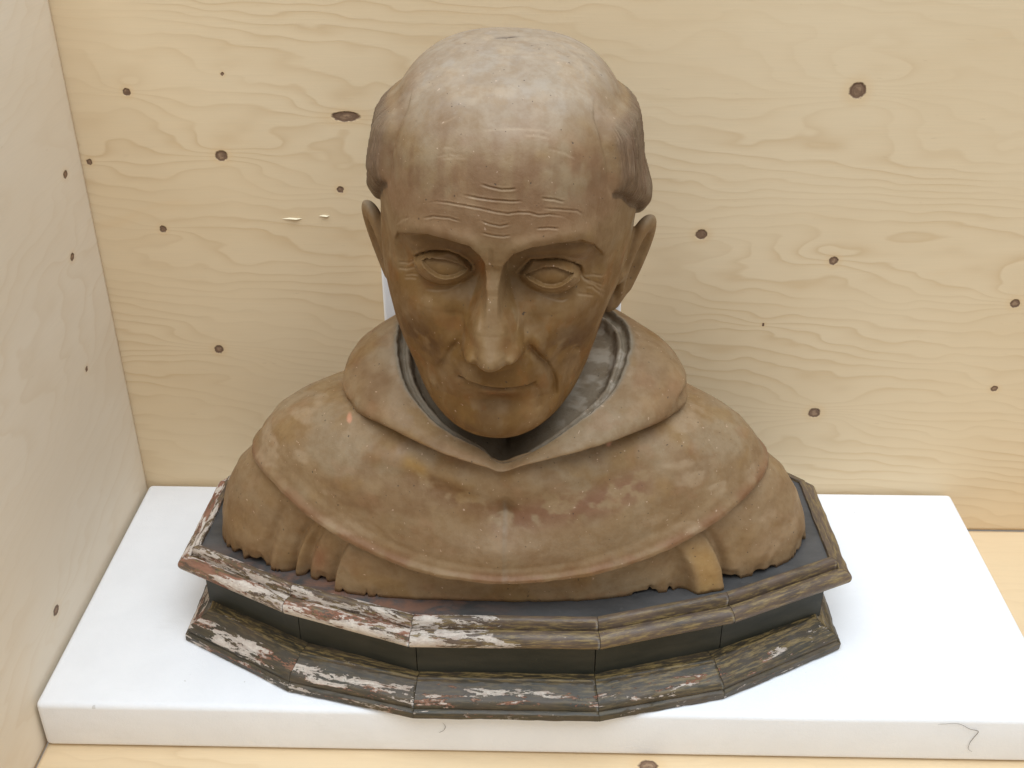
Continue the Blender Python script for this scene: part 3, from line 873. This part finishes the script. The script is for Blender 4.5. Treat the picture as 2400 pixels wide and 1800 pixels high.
C_TAN = np.array((.292, .204, .117)); C_GREY = np.array((.318, .254, .174)); C_BROWN = np.array((.200, .112, .052))
C_OCHRE = np.array((.275, .165, .052)); C_RED = np.array((.315, .165, .090)); C_PALE = np.array((.56, .45, .345)); C_SLATE = np.array((.265, .240, .198))
def mixc(c, f, k):
    f = np.clip(f, 0, 1)[:, None]
    return c*(1-f) + np.asarray(k)[None]*f
def clay_tint(P, seed, s=1000.0):
    """mottled patina over points in metres"""
    x, y, z = P[:, 0]*s, P[:, 1]*s, P[:, 2]*s
    c = np.repeat(C_TAN[None], len(P), 0)
    c = mixc(c, sst(-.1, .7, fbm(x/38, y/38, z/30, 4, seed))*.60, C_GREY)
    c = mixc(c, sst(.1, .75, fbm(x/30, y/30, z/22, 4, seed+11))*.42, C_BROWN)
    c = mixc(c, sst(.15, .8, fbm(x/26, y/26, z/26, 4, seed+23))*.40, C_OCHRE)
    c = mixc(c, sst(.3, .9, fbm(x/18, y/18, z/14, 3, seed+37))*.22, C_RED)
    return c

bust = empty('bust', (0, .03, .0745))
tag(bust, 'terracotta bust of a bald tonsured monk with downcast eyes, in hood and cape', 'bust')
BOFF = (0, .03, .0745)

# ------------------------------------------------------------------ cape
def lut(t, tab):
    T = np.array(tab, float)
    f = np.linspace(T[0, 0], T[-1, 0], 600); v = np.interp(f, T[:, 0], T[:, 1])
    kf = np.hanning(43)[1:-1]; kf /= kf.sum()
    v2 = np.convolve(np.pad(v, 20, mode='reflect', reflect_type='odd'), kf, mode='valid')
    return np.interp(t, f, v2)
TH_HEM = np.radians([-180, -120, -91, -84, -77, -70, -63, -56, -49, -42, -35, -28, -21, -14, -7, 0, 7, 14, 21, 28, 35, 42, 49, 56, 63, 70, 77, 84, 91, 120, 180])
Z_HEM = np.array([150, 150, 151, 152, 152, 151, 148.5, 142.5, 136, 129, 122, 115.5, 109.8, 105.8, 103.8, 103.2, 104, 106, 109, 113, 118.3, 124.5, 130.4, 136.2, 140.5, 143.2, 144, 144, 144, 145, 150])
def hem_z(th):
    return np.interp(th, TH_HEM, Z_HEM)
nT, nR = 620, 150
th = np.linspace(-np.pi, np.pi, nT, endpoint=False)
tt = np.linspace(0, 1, nR)
TH, TT = np.meshgrid(th, tt, indexing='ij')
A = lut(TT, [(0, 60), (.15, 80), (.35, 112), (.55, 142), (.7, 157.5), (.82, 167.5), (.9, 173), (.96, 178), (1, 181)])
Zs = lut(TT, [(0, 208), (.15, 206), (.35, 199.5), (.55, 191), (.7, 184), (.82, 177), (.9, 170), (.96, 162), (1, 153)])
Bf = lut(TT, [(0, 62), (.08, 69), (.15, 75), (.35, 81), (.55, 86), (.75, 89.5), (.9, 91), (1, 91.5)])
Zf = lut(TT, [(0, 168), (.08, 179), (.15, 185), (.35, 168.5), (.55, 149), (.75, 128), (.9, 111), (1, 102)])
Bb = lut(TT, [(0, 58), (.5, 70), (1, 78)])
wv = (hem_z(TH)-102)/50.0
cs = np.cos(TH)
X = A*np.sin(TH); Y = 30 - np.where(cs > 0, Bf, Bb)*cs; Z = Zf + (Zs-Zf)*wv
# rolled border along the hem
od = np.stack([np.sin(TH)*.9, -cs, np.zeros_like(TH)], -1); od /= np.linalg.norm(od, axis=-1, keepdims=True)
bord = 3.0*np.exp(-((TT-.994)/.016)**2) + 1.2*sst(.86, .99, TT) - .6*np.exp(-((TT-.91)/.025)**2)*sst(.2, .7, cs)
# drapery: shallow valleys from the throat to the shoulders, a soft ridge on the left breast
def valley(poly, w):
    return np.exp(-(polydist(X, Z, poly)/w)**2) * (cs > 0)
drap = 1.35*(-2.6*valley([(-62, 176), (-40, 166), (-18, 156), (0, 150)], 9) - 2.6*valley([(0, 150), (25, 156), (55, 163), (95, 168)], 10)
        + 2.0*valley([(-70, 183), (-52, 177), (-30, 170)], 6) + 1.6*valley([(-90, 181), (-70, 178)], 5)
        + 1.8*valley([(-110, 165), (-75, 150), (-30, 134), (0, 128)], 14) + 1.6*valley([(110, 165), (75, 148), (30, 134), (0, 128)], 14)
        - 1.6*valley([(-1, 185), (-1, 168), (0, 150)], 4.5) - .55*valley([(0, 150), (1, 125), (1, 104)], 1.6))
drap = drap + 1.1*fbm(X/45, Y/45, Z/45, 3, 9) + .30*fbm(X/9, Y/9, Z/9, 3, 19)
disp = bord + drap
nrm_z = sst(150, 200, Z)*.8
P = np.stack([X, Y, Z], -1) + od*(disp*(1-.6*nrm_z))[..., None]
P[..., 2] += disp*nrm_z
# turn the edge under
edge = P[:, -1]
inn = -od[:, -1]
rows = [P]
for dx, dz in ((-.4, -.9), (.1, -1.7), (1.0, -2.3), (2.4, -2.4), (4.5, -1.6), (7.5, .5), (11.0, 6.0), (13.5, 14.0)):
    r = edge + inn*dx; r = r.copy(); r[:, 2] += dz + .35*fbm(th*14, dx*.2, 0, 2, 71)
    rows.append(r[:, None])
P = np.concatenate(rows, 1)
nR2 = P.shape[1]
pts = P.reshape(-1, 3)*1e-3
c = clay_tint(pts, 40)
x, y, z = pts.T*1000
fr = (y < 25)
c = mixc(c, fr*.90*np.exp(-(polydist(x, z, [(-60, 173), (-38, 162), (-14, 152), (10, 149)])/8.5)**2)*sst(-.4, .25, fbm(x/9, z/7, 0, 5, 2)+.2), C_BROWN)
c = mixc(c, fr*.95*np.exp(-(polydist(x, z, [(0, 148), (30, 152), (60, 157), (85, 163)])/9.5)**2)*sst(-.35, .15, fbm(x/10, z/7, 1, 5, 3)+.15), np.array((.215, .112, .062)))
c = mixc(c, fr*.8*np.exp(-(polydist(x, z, [(-64, 179), (-56, 176)])/5.0)**2), np.array((.40, .26, .10)))
hz = hem_z(np.repeat(th, nR2))
c = mixc(c, .8*np.exp(-((z-hz-2.0)/4.0)**2)*sst(-.6, .5, fbm(x/15, y/15, 3, 3, 4)+.15), np.array((.24, .125, .066)))
c = mixc(c, .55*fr*np.exp(-(x/55)**2 - ((z-128)/12)**2), np.array((.40, .315, .235)))
c = mixc(c, .5*sst(.2, .7, fbm(x/24, y/24, z/10, 3, 77))*fr*sst(60, 130, np.abs(x)), np.array((.42, .325, .225)))
c = mixc(c, .45*fr*np.exp(-((x+1)/1.0)**2)*sst(165, 150, z), C_SLATE)
for kx, kz, kr in ((-106.3, 195.0, 1.7), (58.9, 190.5, 1.0), (66.7, 189.5, 1.4)):
    c = mixc(c, fr*.95*sst(kr+.7, kr-.5, np.hypot(x-kx, z-kz)), np.array((.62, .33, .22)))
cape = mesh_obj('cape', pts, grid_faces(nT, nR2, True), M_CLAY, colors=c)
under(cape, bust, BOFF)

# ------------------------------------------------------------------ tunic below the cape
nT2, nR3 = 900, 110
th = np.linspace(-np.pi, np.pi, nT2, endpoint=False); tt = np.linspace(0, 1, nR3)
TH, TT = np.meshgrid(th, tt, indexing='ij'); cs = np.cos(TH); dg = np.degrees(TH)
A = lut(TT, [(0, 154), (.18, 168), (.34, 184), (.5, 198), (.68, 208), (.85, 214), (1, 217)])
A = A + np.where(TH > 0, 3.5, 0)*TT
Zs = lut(TT, [(0, 172), (.18, 163), (.34, 150), (.5, 135), (.68, 116), (.85, 96), (1, 75)])
Bf = lut(TT, [(0, 73), (.3, 75.5), (.6, 77.5), (1, 79.5)])
Zf = lut(TT, [(0, 116), (.3, 106), (.6, 93), (1, 75)])
Bb = lut(TT, [(0, 70), (1, 82)])
w2 = np.clip((hem_z(TH)-102)/50.0, 0, 1)*sst(0, 1, 1)
X = A*np.sin(TH); Y = 30 - np.where(cs > 0, Bf, Bb)*cs; Z = Zf + (Zs-Zf)*w2
od = np.stack([np.sin(TH)*.8, -cs, np.zeros_like(TH)], -1); od /= np.linalg.norm(od, axis=-1, keepdims=True)
gr = sst(.15, .85, TT)
def fold(c0, w, amp, lean=0.):
    return amp*np.exp(-((dg - c0 - lean*(1-TT))/w)**2)*gr
d = (fold(-54, 1.3, -3.6, 3) + fold(-50.5, 1.6, 2.6, 4) + fold(-46.6, .9, -4.0, 4) + fold(-44.6, .9, 2.0, 4) + fold(-42.4, .9, -3.6, 3)
     + fold(-60, 2.5, 1.0, 3) + fold(-66, 3.0, -.6, 3)
     + fold(-38, 2.5, 2.0, 2) + fold(-34.6, .9, -3.0, 1.5))
d = d + 5.5*sst(-34.6, -33.2, dg - 1.5*(1-TT))*sst(-8, -30, dg)*gr          # edge of the front panel
d = d - 4.5*sst(-33, -36, dg)*sst(-56, -46, dg)*gr
d = d + (6.5*sst(34.6, 36.0, dg)*sst(43.2, 42.0, dg)*gr - 5.0*np.exp(-((dg-44.3)/1.2)**2)*gr - 3.5*np.exp(-((dg-33.4)/1.4)**2)*gr)
d = d + (fold(50, 3.2, -1.6, -3) + fold(56, 3.4, 1.0, -3) + fold(62, 3.0, -.9, -3) + fold(73, 4, -.8, -2))
d = d - 3.5*sst(12, 33, dg)*sst(34.5, 30, dg)*gr*.6
d = d + .9*fbm(X/28, Y/28, Z/28, 3, 31) + .35*fbm(X/7, Y/7, Z/12, 3, 33)
P = np.stack([X, Y, Z], -1) + od*d[..., None]
# broken lower edge, and the rim leaning out or in with it
side = sst(14, 30, np.abs(dg))
chip = sst(.2, .95, fbm(TH*9, 0, 0, 2, 51))*1.6*side + sst(.0, .8, fbm(TH*46, 1, 0, 4, 53))*1.2*side*sst(-.25, .5, fbm(TH*6, 4, 0, 2, 57)) + .15*sst(0, 1, fbm(TH*60, 2, 0, 2, 55))
chip = np.where((dg > 35) & (dg < 43), -.2*chip, chip)
chip = np.minimum(chip, 7.0)
P[..., 2] += chip*sst(.82, 1.0, TT)
P[..., :2] -= od[..., :2]*(1.6*chip*sst(.92, 1.0, TT))[..., None]
P[..., 2] = np.maximum(P[..., 2], 72.6 + 0*chip)
P[:, -1, 2] = np.where(chip[:, -1] < .3, 72.6, P[:, -1, 2])
# thick broken rim turning in
edge = P[:, -1]; inn = -od[:, -1]
rows = [P]
for dx, dz in ((1.0, -.2), (6.0, .6), (14.0, 3.0), (22.0, 12.0)):
    r = edge + inn*dx; r[:, 2] += dz; rows.append(r[:, None])
P = np.concatenate(rows, 1); nR4 = P.shape[1]
pts = P.reshape(-1, 3)*1e-3
c = clay_tint(pts, 60)
x, y, z = pts.T*1000; dgf = np.degrees(np.repeat(th, nR4))
c = mixc(c, .45*sst(20, 40, np.abs(dgf)), np.array((.30, .205, .115)))
c = mixc(c, .8*np.exp(-((dgf-39)/3.0)**4)*sst(120, 100, z), np.array((.42, .275, .115)))
c = mixc(c, .75*np.exp(-((dgf+39)/2.2)**2 - ((z-92)/11)**2), np.array((.27, .125, .068)))
c = mixc(c, .5*sst(80, 74, z)*sst(-.3, .5, fbm(x/8, y/8, z/8, 3, 6)), np.array((.30, .17, .09)))
c = mixc(c, .55*sst(-.1, .6, fbm(x/22, y/22, z/16, 3, 8))*sst(45, 60, dgf), np.array((.40, .30, .20)))
tunic = mesh_obj('tunic', pts, grid_faces(nT2, nR4, True), M_CLAY, colors=c)
under(tunic, bust, BOFF)

# ------------------------------------------------------------------ hood lying round the neck
HL = [  # rim, lower edge, bulge outwards, bulge upwards
    ((-2.5, -46, 186), (-2.5, -51.5, 183), 1.0, 0),
    ((-16, -42, 193.7), (-14, -52, 187.0), 2.0, .5),
    ((-43.3, -32, 204.7), (-50, -45, 196.5), 3.5, 1.0),
    ((-62.5, -15, 217), (-82, -25, 201.0), 5.5, 2.0),
    ((-72.6, 5, 228.3), (-105, 0, 197.5), 8.0, 4.0),
    ((-76.1, 30, 239.5), (-112, 24, 194.5), 11, 5.5),
    ((-72, 60, 242), (-106, 64, 195), 10, 5),
    ((-45, 88, 244), (-65, 100, 197), 9, 5)]
HR = [
    ((19.7, -42, 194.1), (12, -51, 187.8), 2.0, .5),
    ((46.4, -30, 208), (48, -46, 196), 3.5, 1.0),
    ((67.8, -12, 218.4), (88, -26, 199.2), 5.5, 2.5),
    ((77.6, 8, 228.1), (110, -1, 196), 8.5, 4.0),
    ((82.2, 28, 236.7), (120, 22, 193.0), 11, 6.0),
    ((77, 57, 239), (112, 64, 194), 10, 5),
    ((48, 88, 243), (66, 100, 197), 9, 5)]
HB = [((0, 98, 245), (0, 113, 198), 9, 5)]
st = HL + HB + HR[::-1]
ns = 760
K = [np.concatenate([np.array(a, float), np.array(b, float), [bo, bu]]) for a, b, bo, bu in st]
C = crom(K, ns, closed=True)
Rm, Lw, bo, bu = C[:, 0:3], C[:, 3:6], C[:, 6], C[:, 7]
cen = np.array([0, 34.0])
outd = np.zeros_like(Rm); outd[:, :2] = (Rm[:, :2]+Lw[:, :2])/2 - cen; outd /= np.linalg.norm(outd, axis=1, keepdims=True)
rin = np.zeros_like(Rm); rin[:, :2] = cen - Rm[:, :2]; rin /= np.linalg.norm(rin, axis=1, keepdims=True)
up = np.array([0, 0, 1.0])
def at(f, k):
    return Rm*(1-f) + Lw*f + outd*(bo*k)[:, None] + up*(bu*k)[:, None]
fv = sst(.0, 1.0, np.minimum(1, np.hypot(Rm[:, 0]+2.5, Rm[:, 1]+46)/22))   # flattens the double rim in the point of the V
ctl = [Rm + rin*62 - up*19, Rm + rin*(18+3*fv)[:, None] - up*13, Rm + rin*(5+7*fv)[:, None] - up*10.5, Rm + rin*(4+4.2*fv)[:, None] - up*(4.6), Rm + rin*(3+3.2*fv)[:, None] - up*4.2,
       Rm + rin*(2+2.4*fv)[:, None] - up*6.0, Rm + rin*(1.2+.8*fv)[:, None] - up*4.5, Rm + rin*.8 - up*1.0, Rm - rin*.6, at(.06, .16), at(.22, .62), at(.42, .98), at(.62, 1.10), at(.80, .95), at(.93, .55),
       at(1.0, .05), Lw - outd*3.0 - up*.8, Lw - outd*9 + up*2.0]
seg = 9
prof = []
Cc = np.array(ctl)                                   # (k, ns, 3)
m = len(Cc)
for i in range(m-1):
    a, b, c_, d_ = Cc[max(i-1, 0)], Cc[i], Cc[i+1], Cc[min(i+2, m-1)]
    for u in np.linspace(0, 1, seg, endpoint=False):
        prof.append(.5*((2*b) + (c_-a)*u + (2*a-5*b+4*c_-d_)*u*u + (-a+3*b-3*c_+d_)*u**3))
prof.append(Cc[-1])
P = np.stack(prof, 1)                                # (ns, rows, 3)
npr = P.shape[1]
x, y, z = P[..., 0], P[..., 1], P[..., 2]
row = np.arange(npr)[None]/(npr-1)
outer = sst(.52, .60, row)
dd = (.9*fbm(x/30, y/30, z/30, 3, 81) + .25*fbm(x/8, y/8, z/8, 3, 83))*outer
# pinched corner on the right shoulder, small nick on the left one
dd = dd - 8.0*np.exp(-(((x-119)/7)**2 + ((z-204)/3.6)**2 + ((y-16)/11)**2))*outer
dd = dd - 2.5*np.exp(-(((x+110)/6)**2 + ((z-200)/4)**2))*outer
dd = dd + .5*(1-outer)*fbm(x/5, y/5, z/5, 3, 85)
P = P + outd[:, None]*dd[..., None]
pts = P.reshape(-1, 3)*1e-3
c = clay_tint(pts, 90)
rowf = np.repeat(row, ns, 0).ravel()
x, y, z = pts.T*1000
c = mixc(c, .45*sst(.60, .7, rowf)*sst(-.4, .5, fbm(x/30, y/30, z/20, 3, 12)), np.array((.355, .225, .125)))
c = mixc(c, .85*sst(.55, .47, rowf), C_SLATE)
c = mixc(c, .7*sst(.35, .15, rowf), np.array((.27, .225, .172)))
c = mixc(c, .7*sst(.5, .3, rowf)*sst(20, 50, x)*sst(0, .5, fbm(x/7, y/7, z/7, 4, 14)), np.array((.46, .42, .37)))
c = mixc(c, .5*np.exp(-((rowf-.535)/.02)**2)*sst(-.2, .4, fbm(x/12, y/12, z/12, 3, 15)), np.array((.40, .31, .22)))
c = mixc(c, .6*np.exp(-((rowf-.87)/.04)**2)*sst(-.3, .5, fbm(x/12, y/12, z/12, 3, 16)), np.array((.20, .115, .06)))
hood = mesh_obj('hood', pts, grid_faces(ns, npr, True), M_CLAY, colors=c)
under(hood, bust, BOFF)
# ------------------------------------------------------------------ head mesh
hv, hf = surface_nets(head_field, (-112, -136, -176), (112, 124, 132), .92, margin=2.3)
def refine(V, F, sel):
    """split the chosen quads in four and pull the new points onto the field"""
    Fs = F[sel]
    E = np.stack([Fs, np.roll(Fs, -1, 1)], -1).reshape(-1, 2); E.sort(axis=1)
    ue, inv, cnt = np.unique(E, axis=0, return_inverse=True, return_counts=True)
    inv = inv.reshape(-1, 4)
    n0 = len(V); mid = V[ue].mean(1); cen_ = V[Fs].mean(1)
    m = n0 + inv; cI = n0 + len(ue) + np.arange(len(Fs))
    newF = np.concatenate([np.stack([Fs[:, k], m[:, k], cI, m[:, (k+3) % 4]], 1) for k in range(4)])
    V2 = np.concatenate([V, mid, cen_])
    move = np.concatenate([n0 + np.nonzero(cnt == 2)[0], cI])
    inner = np.setdiff1d(np.unique(Fs), np.unique(ue[cnt == 1])); move = np.concatenate([move, inner])
    P = V2[move]; h = .15
    for it in range(3):
        f0 = head_field(*P.T.copy())
        gr = np.stack([head_field(*(P + np.eye(3)[k]*h).T.copy()) - f0 for k in range(3)], 1)/h
        st_ = f0/np.maximum((gr**2).sum(1), .15)
        P = P - gr*np.clip(st_, -.5, .5)[:, None]
    V2[move] = P
    return V2, np.concatenate([F[~sel], newF])
_v = hv[hf].mean(1)
_sel = (_v[:, 1] < -42) & (np.abs(_v[:, 0]) < np.where(_v[:, 2] > 26, 53, 62)) & (_v[:, 2] > -86) & (_v[:, 2] < 72)
hv, hf = refine(hv, hf, _sel)
lx, ly, lz = hv.T
_a, _b, _c = math.radians(-2.7), math.radians(3.0), math.radians(1.3)
Rz = np.array([[math.cos(_a), -math.sin(_a), 0], [math.sin(_a), math.cos(_a), 0], [0, 0, 1]])
Rx = np.array([[1, 0, 0], [0, math.cos(_b), -math.sin(_b)], [0, math.sin(_b), math.cos(_b)]])
Ry = np.array([[math.cos(_c), 0, math.sin(_c)], [0, 1, 0], [-math.sin(_c), 0, math.cos(_c)]])
HM = Rz @ Rx @ Ry
HO = np.array([-.0013, .030, .3215])
W = (hv*1e-3) @ HM.T + HO
c = clay_tint(hv*1e-3, 120)
f = (ly < 0)
# clay and coating colours, with crown sheen and socket shade painted in: pale crown, brown runs on the brow, ochre on cheeks and chin
c = mixc(c, .75*sst(72, 110, lz + 8*fbm(lx/20, ly/20, lz/20, 3, 2)), np.array((.40, .345, .29)))  # greyish tan crown, sheen of the light from above painted into the tint
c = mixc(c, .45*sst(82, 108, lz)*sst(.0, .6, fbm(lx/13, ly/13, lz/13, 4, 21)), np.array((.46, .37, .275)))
c = mixc(c, .18*sst(80, 105, lz)*sst(.1, .7, fbm(lx/11, ly/11, lz/11, 4, 27)), np.array((.38, .37, .37)))  # cool patches: the bluish sheen on top, painted on
run = fbm(lx/7.5, 0, lz/60, 4, 31)
run = .6*run + .6*fbm(lx/11, ly/11, lz/13, 4, 33)
c = mixc(c, f*.75*sst(-.35, .65, run)*sst(36, 60, lz)*sst(98, 66, lz), np.array((.215, .125, .070)))
c = mixc(c, f*.35*sst(28, 36, lz)*sst(60, 50, lz), np.array((.37, .24, .155)))
blob = lambda x0, z0, sx, sz: gau(lx, lz, x0, z0, sx, sz)*f
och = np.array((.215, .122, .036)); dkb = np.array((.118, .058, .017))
c = mixc(c, .92*sst(20, -18, lz)*f*sst(-1.0, .2, fbm(lx/16, ly/16, lz/18, 4, 41)), och)
c = mixc(c, .55*sst(.1, .7, fbm(lx/11, ly/11, lz/13, 4, 141))*f*sst(25, 0, lz), np.array((.26, .125, .035)))
c = mixc(c, .5*sst(.15, .7, fbm(lx/10, ly/10, lz/16, 4, 142))*f*sst(25, 0, lz), np.array((.30, .215, .13)))
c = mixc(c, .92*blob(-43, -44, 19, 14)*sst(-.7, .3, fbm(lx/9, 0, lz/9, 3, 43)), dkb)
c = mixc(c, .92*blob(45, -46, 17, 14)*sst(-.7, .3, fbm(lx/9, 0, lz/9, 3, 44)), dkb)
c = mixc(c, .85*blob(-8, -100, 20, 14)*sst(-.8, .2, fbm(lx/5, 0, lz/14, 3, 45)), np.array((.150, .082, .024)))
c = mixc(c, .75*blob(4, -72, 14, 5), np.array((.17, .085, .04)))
c = mixc(c, .6*blob(26, -88, 9, 16), np.array((.33, .225, .125)))
c = mixc(c, .75*np.exp(-(lx/9.5)**2)*f*sst(15, 5, lz)*sst(-48, -40, lz), np.array((.285, .205, .125)))
c = mixc(c, .9*gau(lx, lz, -3.5, -41, 4.5, 3.0)*f, np.array((.44, .25, .135)))
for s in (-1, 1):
    c = mixc(c, .85*blob(s*34, 18, 21, 9), np.array((.170, .094, .033)))  # ochre-brown sockets, the shade under the brow painted into the tint
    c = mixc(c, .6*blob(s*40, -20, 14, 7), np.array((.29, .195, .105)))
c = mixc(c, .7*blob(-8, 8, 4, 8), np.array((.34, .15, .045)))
for ex_, ez_ in ((-29.6, 5.5), (31.2, 3.5)):
    c = mixc(c, .6*gau(lx, lz, ex_, ez_, 11, 5)*f, np.array((.29, .175, .065)))
wf = np.clip(sst(50, 5, lz)*f, 0, 1)[:, None]
c = c*(1-wf) + c*np.array((.90, .86, .76))*wf
# worn lower lips of the incised lines
for wd_, dep_, poly_ in LINES:
    m_ = f & (lx > min(p[0] for p in poly_)-2) & (lx < max(p[0] for p in poly_)+2) & (lz > min(p[1] for p in poly_)-3) & (lz < max(p[1] for p in poly_)+2)
    d_, s_ = polydist_taper(lx[m_], lz[m_] + .62, poly_)
    c[m_] = mixc(c[m_], .22*np.exp(-(d_/.38)**2)*sst(0, .2, s_)*sst(1, .8, s_), np.array((.52, .42, .31)))
# hair and ears
c = mixc(c, .85*np.exp(-(((lx-CRK[0]-2)/6.5)**2 + ((ly-CRK[1]-.35*(lx-CRK[0]))/1.8)**2))*(lz > 80), np.array((.06, .045, .04)))
hm, zb = hair_mask(lx, ly, lz)
isear = (np.abs(lx) > 72) & (ly > -14) & (lz < 11) & (lz > -75)
ishair = (hm > .35) & (lz > zb - 3.0) & ~(isear & (lz < 9))
hw = ishair*sst(.30, .8, hm)
c = mixc(c, hw*.6*sst(100, 74, lz), np.array((.37, .285, .205)))
c = mixc(c, hw*.4*sst(-.1, .6, noise3(np.arctan2(lx, -(ly-8))*70, lz*.03, 0, 3)), np.array((.42, .31, .235)))
c = mixc(c, hw*.3*sst(.1, .7, fbm(lx/14, ly/14, lz/22, 3, 52)), np.array((.30, .175, .12)))
c = mixc(c, .55*sst(5, 0, np.abs(lz-zb))*(hm > .3), np.array((.17, .105, .06)))
c = mixc(c, isear*.5, np.array((.285, .185, .085)))
c = mixc(c, isear*.6*sst(-6, 6, lz), C_SLATE*1.1)
c = mixc(c, .8*sst(-118, -130, lz)*(ly > -60), np.array((.24, .195, .15)))
c = mixc(c, .6*sst(-118, -130, lz)*(lx > 15)*sst(-.1, .4, fbm(lx/6, ly/6, lz/6, 4, 57)), np.array((.48, .43, .38)))
ang = np.arctan2(lx, -(ly-8))
# smooth normals shared by the pieces
part = np.where(ishair, 1, np.where(isear, 2, 0))
fp = part[hf]
fpart = np.where((fp == 1).sum(1) >= 2, 1, np.where((fp == 2).sum(1) >= 2, 2, 0))
full = mesh_obj('whole', W, hf, None)
nrm = np.zeros(len(W)*3, np.float32); full.data.vertices.foreach_get('normal', nrm); nrm = nrm.reshape(-1, 3)
bpy.data.objects.remove(full)
def piece(name, faces, parent):
    u, inv = np.unique(faces, return_inverse=True)
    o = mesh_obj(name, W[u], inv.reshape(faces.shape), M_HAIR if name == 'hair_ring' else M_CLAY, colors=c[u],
                 attrs={'strand': np.stack([ang[u], lz[u]*1e-3, sst(.30, .75, hm[u])*sst(100, 84, lz[u])], 1)} if name == 'hair_ring' else None)
    o.data.normals_split_custom_set_from_vertices(nrm[u].tolist())
    o.parent = parent
    return o
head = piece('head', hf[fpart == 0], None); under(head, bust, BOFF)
hm_ = piece('hair_ring', hf[fpart == 1], None); hm_.parent = head
cen = hv[hf].mean(1)
for s in (-1, 1):
    e = piece('ear', hf[(fpart == 2) & (cen[:, 0]*s > 0)], None); e.parent = head
for o_ in [hm_] + [o for o in col.objects if o.name.startswith('ear')]:
    o_.matrix_parent_inverse = head.matrix_world.inverted()
# ------------------------------------------------------------------ small things
g = G('hair_fibre'); M_FIBRE = g.set(Base_Color=(.12, .10, .09), Roughness=.6)
def fibre(name, pts, r, label):
    C = crom(pts, 60); k = 6
    T = np.gradient(C, axis=0); T /= np.linalg.norm(T, axis=1, keepdims=True)
    a = np.cross(T, (0, 1.0, .01)); a /= np.linalg.norm(a, axis=1, keepdims=True); b = np.cross(T, a)
    w = np.linspace(0, 2*np.pi, k, endpoint=False)
    rr = r*(.25 + .75*np.sin(np.linspace(.15, np.pi-.15, len(C))))[:, None, None]
    V = C[:, None] + rr*(a[:, None]*np.cos(w)[None, :, None] + b[:, None]*np.sin(w)[None, :, None])
    F = []
    for i in range(len(C)-1):
        for j in range(k): F.append((i*k+j, i*k+(j+1) % k, (i+1)*k+(j+1) % k, (i+1)*k+j))
    o = mesh_obj(name, V.reshape(-1, 3), F, M_FIBRE)
    tag(o, label, 'hair')
YF = -.0822
fibre('loose_hair', [(0.2997, YF, -0.0045), (0.3132, YF, -0.0036), (0.3222, YF, -0.0085), (0.3284, YF, -0.0106), (0.3269, YF, -0.0161), (0.3249, YF, -0.0221), (0.3251, YF, -0.0281), (0.3282, YF, -0.0308)], .00020, 'long curled dark hair clinging to the front edge of the foam, far right')
fibre('loose_hair', [(-0.0449, YF, -0.0111), (-0.0434, YF, -0.0147), (-0.0448, YF, -0.0184), (-0.0482, YF, -0.0208)], .00015, 'short curled hair on the foam front just below the pedestal')
# two torn splinters on the back wall
g = G('torn_wood'); M_SPL = g.set(Base_Color=(.80, .70, .50), Roughness=.8)
bw = bpy.data.objects['back_wall']
for x, z, L in ((-.1774, .258, .0085), (-.1513, .2605, .0045)):
    bm = bmesh.new()
    P_ = [(-L, 0, 0), (-L*.2, 0, .0011), (L, 0, .0004), (L*.3, 0, -.0010), (-L*.1, -.0013, .0002), (L*.45, -.0018, 0)]
    v = [bm.verts.new((x+a, .1893+b, z+c)) for a, b, c in P_]
    for f in ((0, 1, 4), (1, 5, 4), (1, 2, 5), (2, 3, 5), (3, 4, 5), (3, 0, 4)): bm.faces.new([v[i] for i in f])
    o = bm_obj('splinter', bm, M_SPL)
    o.parent = bw
